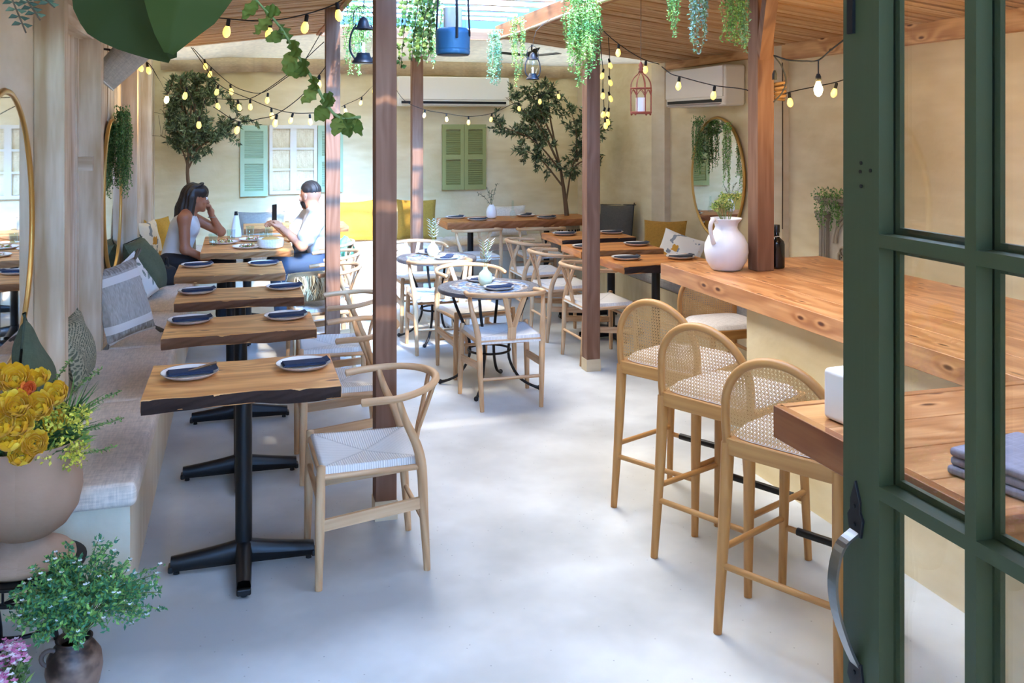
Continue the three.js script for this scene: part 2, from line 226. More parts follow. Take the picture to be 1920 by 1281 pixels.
// slatted roofs
function slope(fn, x0, x1, z0, z1, dy, t) { return surfSlab((u) => [lerp(x0, x1, u), fn(lerp(x0, x1, u)) + dy], z0, z1, t); }
function surfSlab(f, z0, z1, t) { const [ax, ay] = f(0), [bx, by] = f(1), L = Math.hypot(bx - ax, by - ay), g = new THREE.BoxGeometry(L, t, Math.abs(z1 - z0)); g.translate(0, t / 2, 0); g.rotateZ(Math.atan2(by - ay, bx - ax)); g.translate((ax + bx) / 2, (ay + by) / 2, (z0 + z1) / 2); return g; }
const cl = struct('ceiling', null, null, 'timber slatted roofs on both sides of the open strip', 'ceiling');
const roofLeft = new THREE.Group(); roofLeft.name = 'left_roof'; cl.add(roofLeft); const roofRight = new THREE.Group(); roofRight.name = 'right_roof'; cl.add(roofRight);
part('roof_deck', wuv(slope(roofL, XL - 0.2, OX0, ZC, 2.9, 0.035, 0.05), 'z'), mat.deck, roofLeft); part('roof_deck', wuv(slope(roofR, OX1, XR + 0.2, ZC, 2.9, 0.035, 0.05), 'z'), mat.deck, roofRight);  // past the front wall the decks are an added porch that blocks the sun
part('roof_deck', wuv(span(OX0 - 0.02, OX1 + 0.02, 2.62, 2.68, -1.1, 2.9), 'z'), mat.deck, cl);  // middle strip of the same added sun-blocking porch beyond the front wall
for (let i = 0; i < 4; i++) part('translucent_sheet', surf(40, 2, (u, v) => [lerp(OX0 - 0.02, OX1 + 0.02, u), 2.66 + 0.012 * Math.sin(u * 110), lerp(OZ0 + i * 0.63, OZ0 + (i + 1) * 0.63 - 0.02, v)]), mat.sheet, cl, 'white translucent corrugated roof sheet');
const SL = [mat.slat, mat.slat2, mat.slat3, mat.slat];
const slatGeoL = [0, 1, 2, 3].map(() => wuv(slope(roofL, XL - 0.05, OX0, -0.036, 0.036, 0, 0.022), 'x')), slatGeoR = [0, 1, 2, 3].map(() => wuv(slope(roofR, OX1, XR + 0.05, -0.036, 0.036, 0, 0.022), 'x'));
for (let z = ZC + 0.04, k = 0; z < ZF; z += 0.088, k++) { const a = part('slat', slatGeoL[k % 4], SL[(k * 7) % 4], roofLeft); a.position.set(0, rr(-0.004, 0.004), z); const b = part('slat', slatGeoR[(k + 1) % 4], SL[(k * 5 + 1) % 4], roofRight); b.position.set(0, rr(-0.004, 0.004), z); }
// fascias of the opening and thin battens across it
trim(wuv(span(OX1, OX1 + 0.04, roofR(OX1) - 0.02, roofR(OX1) + 0.11, ZC, OZ0), 'z'), mat.fascia, 'rust brown fascia board along the bar-side roof edge');
trim(wuv(span(OX0 - 0.04, OX0, roofL(OX0) - 0.02, roofL(OX0) + 0.13, ZC, OZ0), 'z'), mat.fascia, 'rust brown fascia board along the bench-side roof edge');
trim(wuv(span(OX0, OX1, roofR(OX1) - 0.02, roofR(OX1) + 0.07, ZC - 0.04, ZC), 'x'), mat.fascia, 'timber fascia at the far end of the open strip');
trim(wuv(span(OX0, OX1, roofR(OX1) - 0.02, roofR(OX1) + 0.1, OZ0, OZ0 + 0.04), 'x'), mat.fascia, 'timber fascia over the near end of the open strip');
trim(bar([[OX1 - 0.02, 2.545, ZC], [OX1 - 0.025, 2.53, -7.4], [OX1 - 0.02, 2.545, -6.4], [OX1 - 0.02, 2.55, -5]], 0.011, 20, 6), mat.wash3, 'pale twisted rope along the bar-side roof edge');
{ const g = struct('ceiling_battens', null, null, 'thin pale battens across the open strip', 'battens'); for (let z = OZ0 - 0.2; z > ZC + 0.1; z -= 0.34) part('batten', wuv(span(OX0 - 0.03, OX1 + 0.05, 2.70, 2.725, z - 0.03, z + 0.03), 'x'), mat.wash3, g); }
// canvas canopy over the back of the room, its gathered valance in front of the back wall
const canopyF = (x, z) => { const t = (z - ZC) / (ZB - ZC); return lerp(x < 0.7 ? roofL(x) + 0.02 : x > 2.3 ? roofR(x) + 0.02 : 2.56, 2.5, smooth(0, 1, t)) + 0.05 * Math.sin(t * PI) * Math.sin(x * 3.3) - 0.03 * Math.sin(t * PI); };
struct('ceiling_canopy', surf(60, 16, (u, v) => { const x = lerp(-1.0, 4.2, u), z = lerp(ZC, ZB, v); return [x, canopyF(x, z), z]; }), mat.canvas, 'cream canvas canopy stretched over the back of the room', 'canopy');
{ const g = surf(120, 8, (u, v) => { const x = lerp(-0.8, 4.0, u), s = 0.5 + 0.5 * Math.sin(x * 6.3), fold = 0.035 * Math.sin(x * 21) * v + 0.05 * Math.sin(v * PI); return [x, lerp(2.5, 2.325 + 0.02 * s, v), ZB + 0.05 + fold]; });
  one('fabric_valance', 'gathered beige fabric valance hanging along the top of the back wall', 'valance', g, clone(mat.canvas, { color: '#c3a988', transmission: 0.08 })); }
// posts
const postN = (label, x, z, w, y0, y1, m, foot) => { const t = thing('post', label, 'post', [x, 0, z]); part('shaft', wuv(rbox(w, y1 - y0, w, 0.004, 0, (y0 + y1) / 2, 0, 1), 'y'), m, t); if (foot) part('post_foot', wuv(box(w + 0.006, 0.085, w + 0.006, 0, y0 + 0.0425, 0), 'y'), mat.plasterPale, t, 'pale painted foot'); return t; };
postN('brown square post beside the first wishbone chair', 0.622, -4.13, 0.094, 0, 2.62, mat.post, true);
postN('brown square post beside the seated man', 0.625, -6.55, 0.098, 0, 2.6, mat.post, true);
postN('square post standing at the edge of the back bench', 1.83, -9.86, 0.118, 0, 2.55, mat.post, false);
postN('brown square post beside the three bar-side tables', 2.41, -6.22, 0.1, 0, 2.56, mat.post, true);
const pb = postN('brown square post rising through the bar top beside the white jug', 2.83, -4.66, 0.105, 0.92, 2.47, mat.post, false);
part('brace', wuv(strap([[0, 2.1, 0.02], [-0.12, 2.45, 0.3]], 0.07, 0.05, [1, 0, 0], 2), 'y'), mat.post, pb);

// ---------- benches ----------
one('bench_base', 'plastered base of the long bench under the boarded wall', 'bench', wuv(span(XL + 0.008, -0.375, 0, 0.36, -9.9, -3.62), 'z'), mat.plasterPale);
{ let z = -3.58, i = 0; const cuts = [1.12, 1.12, 1.1, 1.12, 1.1, 0.74], names = ['beside the yellow flower urn', 'behind the second live-edge table', 'under the striped tasselled pillow', 'under the dark green bolster pillow', 'under the seated woman', 'at the back corner'];
  for (const w of cuts) { one('seat_cushion', 'long cream linen bench cushion ' + names[i++], 'cushion', wuv(rbox(0.512, 0.088, w - 0.006, 0.026, 0, 0, 0, 3), 'z'), mat.cushion, [-0.607, 0.405, z - w / 2]); z -= w; } }
one('bench_base', 'plastered base of the back bench below the shuttered windows', 'bench', wuv(span(XL + 0.001, XR - 0.001, 0, 0.36, ZB + 0.001, -9.93), 'x'), mat.plasterPale);
for (const [x0, x1, l] of [[-0.85, 0.75, 'below the mint shuttered window'], [0.76, 2.3, 'under the two mustard pillows'], [2.31, 4.03, 'behind the long live-edge table']]) one('seat_cushion', 'long cream bench cushion ' + l, 'cushion', wuv(rbox(x1 - x0, 0.088, 0.83, 0.026, 0, 0, 0, 3), 'x'), mat.cushion, [(x0 + x1) / 2, 0.405, -10.325]);
one('bench_base', 'plastered base of the bench along the bar-side wall', 'bench', wuv(span(3.5, XR - 0.001, 0, 0.34, -9.9, -5.35), 'z'), mat.plaster);
for (const [z0, z1, l] of [[-9.9, -8.4, 'below the charcoal pillow'], [-8.38, -6.9, 'under the mustard pillow by the round mirror'], [-6.88, -5.36, 'behind the bar end']]) one('seat_cushion', 'grey linen cushion on the bar-side bench ' + l, 'cushion', wuv(rbox(0.56, 0.09, z1 - z0, 0.026, 0, 0, 0, 3), 'z'), clone(mat.cushion, { color: '#b3aca3' }), [3.765, 0.386, (z0 + z1) / 2]);

// ---------- windows and shutters on the back wall ----------
function shutter(parent, x0, x1, y0, y1, z, m) {
  const g = new THREE.Group(); g.name = 'shutter'; parent.add(g); const s = 0.045, ym = (y0 + y1) / 2;
  part('shutter_frame', [span(x0, x0 + s, y0, y1, z, z + 0.03), span(x1 - s, x1, y0, y1, z, z + 0.03), span(x0 + s, x1 - s, y1 - 0.06, y1, z, z + 0.03), span(x0 + s, x1 - s, y0, y0 + 0.06, z, z + 0.03), span(x0 + s, x1 - s, ym - 0.03, ym + 0.03, z, z + 0.03)], m, g);
  const lg = box(x1 - x0 - 2 * s, 0.03, 0.006).rotateX(0.6); for (const [a, b] of [[y0 + 0.06, ym - 0.03], [ym + 0.03, y1 - 0.06]]) for (let y = a + 0.015; y < b; y += 0.0255) { const l = part('louver', lg, m, g); l.position.set((x0 + x1) / 2, y, z + 0.014); }
}
const w1 = struct('window_1', null, null, 'white six-pane window frame with open mint green louvred shutters', 'window');
shutter(w1, 0.02, 0.31, 0.965, 1.75, ZB + 0.012, mat.shutterMint); shutter(w1, 0.86, 1.14, 1.0, 1.75, ZB + 0.012, mat.shutterMint);
{ const x0 = 0.33, x1 = 0.85, y0 = 0.985, y1 = 1.755, z = ZB, xm = (x0 + x1) / 2, b = [];
  b.push(span(x0, x0 + 0.035, y0, y1, z, z + 0.045), span(x1 - 0.035, x1, y0, y1, z, z + 0.045), span(xm - 0.035, xm + 0.035, y0, y1, z, z + 0.045), span(x0, x1, y1 - 0.04, y1, z, z + 0.044), span(x0, x1, y0, y0 + 0.04, z, z + 0.044)); part('window_frame', b, mat.frameWhite, w1);
  for (let c = 0; c < 2; c++) for (let r = 0; r < 3; r++) { const px = c ? xm + 0.035 : x0 + 0.035, py = y0 + 0.04 + r * 0.233; part('pane', span(px, px + 0.19, py + 0.004, py + 0.222, z + 0.002, z + 0.012), mat.plaster, w1, 'blind beige pane'); if (r) part('muntin', span(px, px + 0.19, py - 0.012, py + 0.012, z, z + 0.04), mat.frameWhite, w1); } }
const w2 = struct('window_2', null, null, 'closed pair of olive green louvred shutters on the back wall', 'window');
shutter(w2, 2.29, 2.552, 0.995, 1.765, ZB + 0.012, mat.shutterOlive); shutter(w2, 2.556, 2.82, 0.995, 1.765, ZB + 0.012, mat.shutterOlive);

// ---------- green glazed door, standing open ----------
{ const d = struct('door_1', null, null, 'dark green glazed French door standing open beside the counter', 'door'), X0 = 1.03, X1 = 1.075, z0 = -1.424, z1 = -0.61, H = 2.15, gr = mat.green;
  part('stile', wuv(span(X0, X1, 0.01, H, z0, z0 + 0.096), 'y'), gr, d); part('stile', wuv(span(X0, X1, 0.01, H, z1 - 0.096, z1), 'y'), gr, d);
  part('bottom_rail', wuv(span(X0, X1, 0.01, 0.25, z0 + 0.096, z1 - 0.096), 'z'), gr, d); part('top_rail', wuv(span(X0, X1, H - 0.11, H, z0 + 0.096, z1 - 0.096), 'z'), gr, d);
  const zs = [z0 + 0.096, 0, 0, z1 - 0.096], w = (zs[3] - zs[0] - 0.044) / 3, ys = [0.25, 0.685, 1.108, 1.531, H - 0.11];
  for (let i = 0; i < 3; i++) { const a = zs[0] + i * (w + 0.022); if (i < 2) part('muntin', wuv(span(X0, X1 - 0.004, 0.25, H - 0.11, a + w, a + w + 0.022), 'y'), gr, d);
    for (let k = 0; k < 4; k++) { const y0 = ys[k] + (k ? 0.011 : 0), y1 = ys[k + 1] - (k < 3 ? 0.011 : 0); if (k) part('muntin', wuv(span(X0, X1 - 0.004, ys[k] - 0.011, ys[k] + 0.011, a, a + w), 'z'), gr, d);
      part('pane', span(X1 - 0.016, X1 - 0.012, y0, y1, a, a + w), mat.glass, d); const s = 0.011; part('glazing_bead', [span(X1 - 0.012, X1 - 0.003, y0, y1, a, a + s), span(X1 - 0.012, X1 - 0.003, y0, y1, a + w - s, a + w), span(X1 - 0.012, X1 - 0.003, y0, y0 + s, a + s, a + w - s), span(X1 - 0.012, X1 - 0.003, y1 - s, y1, a + s, a + w - s)], gr, d); } }
  const h = new THREE.Group(); h.name = 'handle'; h.userData.label = 'forged iron pull handle'; d.add(h); const hz = z0 + 0.038;
  part('grip', strap([[X0 - 0.004, 1.02, hz], [X0 - 0.032, 1.0, hz], [X0 - 0.047, 0.955, hz], [X0 - 0.045, 0.90, hz], [X0 - 0.02, 0.825, hz], [X0 - 0.003, 0.79, hz]], 0.024, 0.005, [0, 0, 1], 24), mat.steel, h);
  for (const [y, s] of [[1.045, 1], [0.765, -1]]) { const sh = new THREE.Shape(); [[-0.014, -0.03], [0.014, -0.03], [0.02, 0], [0.012, 0.012], [0.012, 0.03], [0, 0.062], [-0.012, 0.03], [-0.012, 0.012], [-0.02, 0]].forEach(([a, b], i) => sh[i ? 'lineTo' : 'moveTo'](a, b * s)); const g = new THREE.ExtrudeGeometry(sh, { depth: 0.004, bevelEnabled: true, bevelSize: 0.001, bevelThickness: 0.001, bevelSegments: 1 }); g.rotateY(-PI / 2).translate(X0, y, hz); part('handle_plate', g, mat.iron, h);
    part('screw', [cyl(0.004, 0.004, 0.003, 0, 0, 0, 8).rotateZ(PI / 2).translate(X0 - 0.006, y + 0.02 * s, hz), cyl(0.004, 0.004, 0.003, 0, 0, 0, 8).rotateZ(PI / 2).translate(X0 - 0.006, y - 0.012 * s, hz)], mat.black, h); }
  for (const [y, z] of [[1.62, 0.05], [1.645, 0.048], [1.66, 0.05], [1.648, 0.075]]) part('screw_hole', cyl(0.0035, 0.0035, 0.002, 0, 0, 0, 8).rotateZ(PI / 2).translate(X0 - 0.0005, y, z0 + z), mat.black, d);
  part('latch_plate', span(X0 - 0.006, X0, 1.885, 1.98, z0 + 0.018, z0 + 0.034), mat.black, d); }

// ---------- bar ----------
{ const b = thing('bar_counter', 'L-shaped bar with thick knotty wooden top on plastered base', 'bar', [0, 0, 0]);
  const planks = [[2.42, 2.62], [2.62, 2.84], [2.84, 3.06], [3.06, 3.28], [3.28, 3.5]]; let k = 0;
  for (const [a, c] of planks) part('top_board', wuv(rbox(c - a - 0.0015, 0.055, 3.45, 0.003, (a + c) / 2, 0.892, -3.325, 1), 'z'), mat.bar, b);
  part('top_edge', wuv(rbox(0.03, 0.092, 3.47, 0.003, 2.417, 0.874, -3.325, 1), 'z'), mat.bar, b, 'deep front edge board'); part('top_edge', wuv(rbox(1.09, 0.092, 0.03, 0.003, 2.95, 0.874, -5.055, 1), 'x'), mat.bar, b, 'deep end board');
  for (let i = 0; i < 4; i++) part('top_board', wuv(rbox(0.9, 0.055, 0.19, 0.003, 1.96, 0.892, -1.675 - i * 0.1925, 1), 'x'), mat.bar, b);
  part('top_edge', wuv(rbox(0.03, 0.092, 0.80, 0.003, 1.497, 0.874, -1.975, 1), 'z'), clone(mat.bar, { color: '#96613a' }), b, 'darker edge board of the short leg'); part('top_edge', wuv(rbox(0.92, 0.092, 0.03, 0.003, 1.96, 0.874, -1.578, 1), 'x'), mat.bar, b); part('top_edge', wuv(rbox(0.92, 0.092, 0.03, 0.003, 1.96, 0.874, -2.37, 1), 'x'), mat.bar, b);  // left edge of the short leg is a darker brown than the other edges
  part('bar_base', wuv(span(2.47, 3.4, 0, 0.864, -4.2, -1.62), 'y'), mat.plaster, b, 'plastered base wall'); part('bar_base', wuv(span(2.0, 2.47, 0, 0.864, -2.2, -1.75), 'y'), mat.plaster, b);
  part('shelf', wuv(span(2.38, 2.47, 0.52, 0.55, -3.35, -2.9), 'z'), mat.bar, b, 'small wooden ledge'); }
// ---------- live-edge tables ----------
function liveTop(t, L, D, T, yTop, seed, barkMat, topMat) {      // slab with wavy long edges; bark strips on both
  const r = mulberry(seed), ph = [0, 1, 2, 3, 4, 5].map(() => r() * 6.28), N = 26;
  const wob = (x, s) => 0.010 * Math.sin(x * 7 + ph[s]) + 0.006 * Math.sin(x * 17 + ph[s + 2]) + 0.003 * Math.sin(x * 41 + ph[s + 4]);
  const sh = new THREE.Shape(); const xs = [...Array(N + 1).keys()].map((i) => -L / 2 + L * i / N);
  xs.forEach((x, i) => sh[i ? 'lineTo' : 'moveTo'](x, D / 2 + wob(x, 0))); xs.slice().reverse().forEach((x) => sh.lineTo(x, -D / 2 + wob(x, 1)));
  const g = new THREE.ExtrudeGeometry(sh, { depth: T - 0.004, bevelEnabled: true, bevelSize: 0.002, bevelThickness: 0.002, bevelSegments: 1 }); g.rotateX(PI / 2).translate(0, yTop - 0.002, 0);
  part('table_top', wuv(g, 'x'), topMat, t);
  for (const [s, k] of [[1, 0], [-1, 1]]) { const q = surf(60, 6, (u, v) => { const x = lerp(-L / 2, L / 2, u), e = s * D / 2 + wob(x, k) * (s > 0 ? 1 : 1), nn = 0.004 * Math.sin(x * 60 + v * 9 + ph[2]) * Math.sin(v * PI) + 0.003 * Math.sin(x * 23 + v * 4); const zz = s > 0 ? -(-e) : e; return [x, yTop - 0.003 - (T - 0.002) * v + (v > 0.9 ? 0.006 * Math.sin(x * 13 + ph[1]) : 0), (zz + s * (0.004 + 0.006 * Math.sin(v * PI) + nn))]; }); if (s > 0) { const ix = q.index.array; for (let i = 0; i < ix.length; i += 3) { const a = ix[i]; ix[i] = ix[i + 1]; ix[i + 1] = a; } q.computeVertexNormals(); }
    part('live_edge', wuv(q, 'x'), barkMat, t, 'rough bark edge'); }
}
function flipZ(g) { return g; }
function pedestal(t, h, x = 0, arm = 0.27) {      // black column on a cross foot
  part('column', cyl(0.032, 0.032, h - 0.03, x, (h - 0.03) / 2 + 0.03, 0, 24), mat.black, t); part('mount_plate', rbox(0.3, 0.012, 0.3, 0.004, x, h - 0.006, 0, 1), mat.black, t);
  const prof = (r) => 0.07 - 0.045 * Math.pow(r, 0.7);
  const g = []; for (let k = 0; k < 4; k++) { const a = surf(10, 8, (u, v) => { const w = lerp(0.032, 0.026, u), th = lerp(0.03, 0.0, 0) + (prof(u)), an = v * 2 * PI, cx = Math.cos(an), sy = Math.sin(an); return [0.01 + u * (arm - 0.01), 0.012 + th * 0.5 + Math.sign(sy) * Math.pow(Math.abs(sy), 0.6) * th * 0.5, Math.sign(cx) * Math.pow(Math.abs(cx), 0.6) * w]; }); const cap = rbox(0.02, 0.025, 0.052, 0.006, arm, 0.0245, 0, 1); const q = join([a, cap]); q.rotateY(k * PI / 2).translate(x, 0, 0); g.push(q); }
  part('cross_foot', g, mat.black, t); const f = []; for (let k = 0; k < 4; k++) f.push(cyl(0.012, 0.01, 0.014, x + Math.cos(k * PI / 2) * (arm - 0.02), 0.007, Math.sin(k * PI / 2) * (arm - 0.02), 10)); part('glide', f, mat.rubber, t);
}
const ORD = ['first', 'second', 'third', 'fourth', 'fifth', 'sixth'];
const leftT = [[0.02, -3.82, 0.5, -0.004], [0.01, -4.82, 0.44, 0], [0.01, -5.72, 0.43, 0], [-0.05, -6.74, 0.56, 0], [0.07, -7.88, 0.52, 0], [0.07, -8.5, 0.55, 0]];
leftT.forEach(([x, z, d, tw], i) => { const t = thing('live_edge_table', ORD[i] + ' live-edge wooden table from the yellow flower urn along the long bench', 'table', [x, 0, z], tw); liveTop(t, 0.705, d, 0.048, 0.75, 20 + i, i === 0 ? mat.bark : i < 3 ? clone(mat.bark, { color: '#6b4529' }) : mat.barkTan, mat.table); if (i !== 4) pedestal(t, 0.702); else pedestal(t, 0.702, 0, 0.24); });
{ const t = thing('live_edge_table', 'live-edge wooden table before the back bench below the mint shutters', 'table', [0.55, 0, -9.62]); liveTop(t, 1.0, 0.5, 0.05, 0.75, 31, mat.barkTan, mat.table); pedestal(t, 0.7); }
const rightT = [[2.96, -6.32, 0.50, 0.73], [2.935, -7.12, 0.48, 0.70], [3.05, -7.95, 0.56, 0.70]], rightL = ['beside the bar end', 'between the two other bar-side tables', 'farthest from the bar'];
rightT.forEach(([x, z, d, L], i) => { const t = thing('live_edge_table', 'live-edge wooden table along the bar-side bench ' + rightL[i], 'table', [x, 0, z]); liveTop(t, L, d, 0.055, 0.75, 40 + i, i === 1 ? mat.barkTan : mat.bark, clone(mat.table, { color: '#d08f4a' })); pedestal(t, 0.695); });
{ const t = thing('live_edge_table', 'long thick live-edge plank table with white bottle vase in front of the back bench', 'table', [2.86, 0, -9.62]); liveTop(t, 1.62, 0.52, 0.075, 0.755, 52, clone(mat.barkTan, { color: '#a2602c' }), clone(mat.table, { color: '#c98848' })); pedestal(t, 0.68, -0.5); pedestal(t, 0.68, 0.35); }

// ---------- bistro tables ----------
function bistro(label, pos, R) {
  const t = thing('bistro_table', label, 'table', pos), Y = 0.67;
  const top = new THREE.CircleGeometry(R - 0.012, 64).rotateX(-PI / 2).translate(0, Y + 0.0005, 0); part('mosaic_top', top, new THREE.MeshStandardMaterial({ map: mosaicTex, roughness: 0.35 }), t, 'round mosaic stone top');
  part('top_rim', lathe([[R - 0.02, Y - 0.03], [R - 0.004, Y - 0.03], [R, Y - 0.024], [R, Y - 0.006], [R - 0.006, Y], [R - 0.012, Y]], 64), clone(mat.iron, { color: '#6d6a6c' }), t); part('underside', new THREE.CylinderGeometry(R - 0.018, R - 0.018, 0.026, 48).translate(0, Y - 0.015, 0), mat.iron, t);
  for (let k = 0; k < 4; k++) { const a = k * PI / 2 + 0.5, c = Math.cos(a), s = Math.sin(a), P = (r, y) => [c * r, y, s * r]; part('leg', bar([P(R * 0.78, Y - 0.03), P(R * 0.66, 0.52), P(R * 0.42, 0.33), P(R * 0.40, 0.2), P(R * 0.62, 0.07), P(R * 0.92, 0.02), P(R * 1.0, 0.016)], [0.010, 0.010, 0.010, 0.010, 0.010, 0.010, 0.014], 22, 8), mat.iron, t); part('foot_ball', new THREE.SphereGeometry(0.016, 10, 8).translate(c * R, 0.016, s * R), mat.iron, t); }
  part('ring', new THREE.TorusGeometry(R * 0.41, 0.008, 6, 32).rotateX(PI / 2).translate(0, 0.25, 0), mat.iron, t); return t;
}
bistro('round mosaic bistro table with curved iron legs between two wishbone chairs nearer the flower urn', [1.60, 0, -6.0], 0.34); bistro('round mosaic bistro table with curved iron legs nearer the back bench', [1.555, 0, -7.49], 0.325);

// ---------- wishbone chairs (front towards +z) ----------
function wishbone() {
  const t = new THREE.Group(); t.name = 'wishbone_chair';
  for (const s of [-1, 1]) part('leg', bar([[s * 0.228, 0, 0.205], [s * 0.222, 0.25, 0.2], [s * 0.215, 0.455, 0.195]], [0.0135, 0.019, 0.0165], 10, 10), mat.oak, t);
  for (const s of [-1, 1]) part('leg', bar([[s * 0.188, 0, -0.215], [s * 0.196, 0.22, -0.2], [s * 0.203, 0.42, -0.188], [s * 0.213, 0.5, -0.168], [s * 0.232, 0.61, -0.118], [s * 0.237, 0.683, -0.095]], [0.013, 0.018, 0.020, 0.019, 0.015, 0.012], 18, 10), mat.oak, t);
  const rp = []; for (let i = 0; i <= 20; i++) { const u = i / 20, a = lerp(-0.12, PI + 0.12, u), x = Math.cos(a) * 0.245, z = -0.06 - Math.sin(a) * 0.225; rp.push([x * (Math.sin(a) < 0 ? 0.985 : 1), 0.688 + 0.022 * Math.max(0, Math.sin(a)), z]); } rp.unshift([0.228, 0.682, 0.045]); rp.push([-0.228, 0.682, 0.045]);
  part('top_rail', bar(rp, [0.0155, 0.0145, 0.014, 0.0155, 0.017, 0.0155, 0.014, 0.0145, 0.0155], 48, 10), mat.oak, t, 'bent rail forming arms and back');
  part('splat', [strap([[0, 0.43, -0.205], [0, 0.52, -0.222]], 0.052, 0.011, [1, 0, 0], 3), strap([[0.012, 0.505, -0.22], [0.03, 0.58, -0.242], [0.062, 0.70, -0.275]], 0.03, 0.011, [1, 0, 0], 8), strap([[-0.012, 0.505, -0.22], [-0.03, 0.58, -0.242], [-0.062, 0.70, -0.275]], 0.03, 0.011, [1, 0, 0], 8)], mat.oak, t, 'Y-shaped splat');
  for (const s of [-1, 1]) part('stretcher', strap([[s * 0.222, 0.235, 0.2], [s * 0.198, 0.27, -0.195]], 0.042, 0.016, [0, 1, 0], 2), mat.oak, t);
  part('stretcher', bar([[-0.224, 0.315, 0.2], [0.224, 0.315, 0.2]], 0.0105, 2, 8), mat.oak, t); part('stretcher', bar([[-0.194, 0.19, -0.203], [0.194, 0.19, -0.203]], 0.0105, 2, 8), mat.oak, t);
  part('seat_frame', [bar([[-0.215, 0.425, 0.195], [0.215, 0.425, 0.195]], 0.013, 2, 8), bar([[-0.2, 0.418, -0.19], [0.2, 0.418, -0.19]], 0.013, 2, 8), bar([[0.216, 0.412, 0.19], [0.202, 0.41, -0.185]], 0.012, 2, 8), bar([[-0.216, 0.412, 0.19], [-0.202, 0.41, -0.185]], 0.012, 2, 8)], mat.oak, t);
  const seat = surf(28, 28, (u, v) => { const a = u * 2 - 1, b = v * 2 - 1, m = Math.max(Math.abs(a), Math.abs(b)), hw = lerp(0.203, 0.222, v), rim = m > 0.93 ? (m - 0.93) / 0.07 : 0, dip = 0.014 * (1 - m) + 0.008 * Math.sin(v * PI) * (1 - a * a); const lift = 0.012 * Math.pow(Math.abs(a), 2) * 0 - dip; return [a * hw * (1 - 0.008 * rim), 0.447 + lift - 0.042 * rim * rim, b * 0.208 * (1 - 0.008 * rim)]; }); { const ix = seat.index.array; for (let i = 0; i < ix.length; i += 3) { const q = ix[i]; ix[i] = ix[i + 1]; ix[i + 1] = q; } seat.computeVertexNormals(); }
  part('seat', seat, clone(mat.cord, { side: THREE.DoubleSide }), t, 'white woven paper-cord seat');
  part('glide', [[-0.228, 0.205], [0.228, 0.205], [-0.188, -0.215], [0.188, -0.215]].map(([x, z]) => cyl(0.01, 0.01, 0.004, x, 0.002, z, 8)), mat.rubber, t);
  return t;
}
const WB = wishbone(); let firstWB = true;
function chair(label, x, z, turn, group) { const c = firstWB ? WB : WB.clone(); firstWB = false; c.name = numbered('wishbone_chair'); c.position.set(x, 0.001, z); c.rotation.set(0, turn, 0); c.userData = { label, category: 'chair', ...(group ? { group } : {}) }; scene.add(c); return c; }
const G1 = 'wishbone chairs along the long bench tables', G2 = 'wishbone chairs at the bistro tables', G3 = 'wishbone chairs at the bar-side tables', G4 = 'wishbone chairs at the long back table', FL = -PI / 2, FR = PI / 2;
chair('wishbone chair beside the first brown post, at the first table from the flower urn', 0.487, -3.765, FL + 0.02, G1);
chair('pale oak wishbone chair at the second table from the flower urn', 0.50, -4.82, FL, G1);
chair('pale oak wishbone chair at the third table from the flower urn', 0.545, -5.66, FL - 0.04, G1);
chair('pale oak wishbone chair with a straw bag at the fourth table from the flower urn', 0.57, -6.9, FL + 0.06, G1);
chair('pale oak wishbone chair at the fifth table from the flower urn', 0.66, -7.66, FL + 0.12, G1);
const manChair = chair('pale oak wishbone chair the seated man sits on', 0.70, -8.4, FL + 0.05, G1);
chair('wishbone chair facing the doorway across the bistro table nearer the flower urn', 1.61, -6.47, 0.18, G2);
chair('wishbone chair, back to the doorway, at the bistro table nearer the flower urn', 1.605, -5.69, PI, G2);
chair('pale oak wishbone chair facing the doorway across the bistro table nearer the back bench', 1.52, -8.0, 0.1, G2);
chair('wishbone chair, back to the doorway, at the bistro table nearer the back bench', 1.5, -7.16, PI - 0.08, G2);
chair('pale oak wishbone chair at the bar-side table beside the bar end', 2.585, -6.52, FR + 0.03, G3);
chair('pale oak wishbone chair at the middle bar-side table', 2.58, -7.30, FR + 0.05, G3);
chair('pale oak wishbone chair at the bar-side table farthest from the bar', 2.6, -8.05, FR, G3);
chair('pale oak wishbone chair at the long back table nearer the mustard pillows', 2.31, -9.2, PI + 0.1, G4);
chair('pale oak wishbone chair at the long back table nearer the basket with the olive tree', 2.98, -9.15, PI - 0.05, G4);

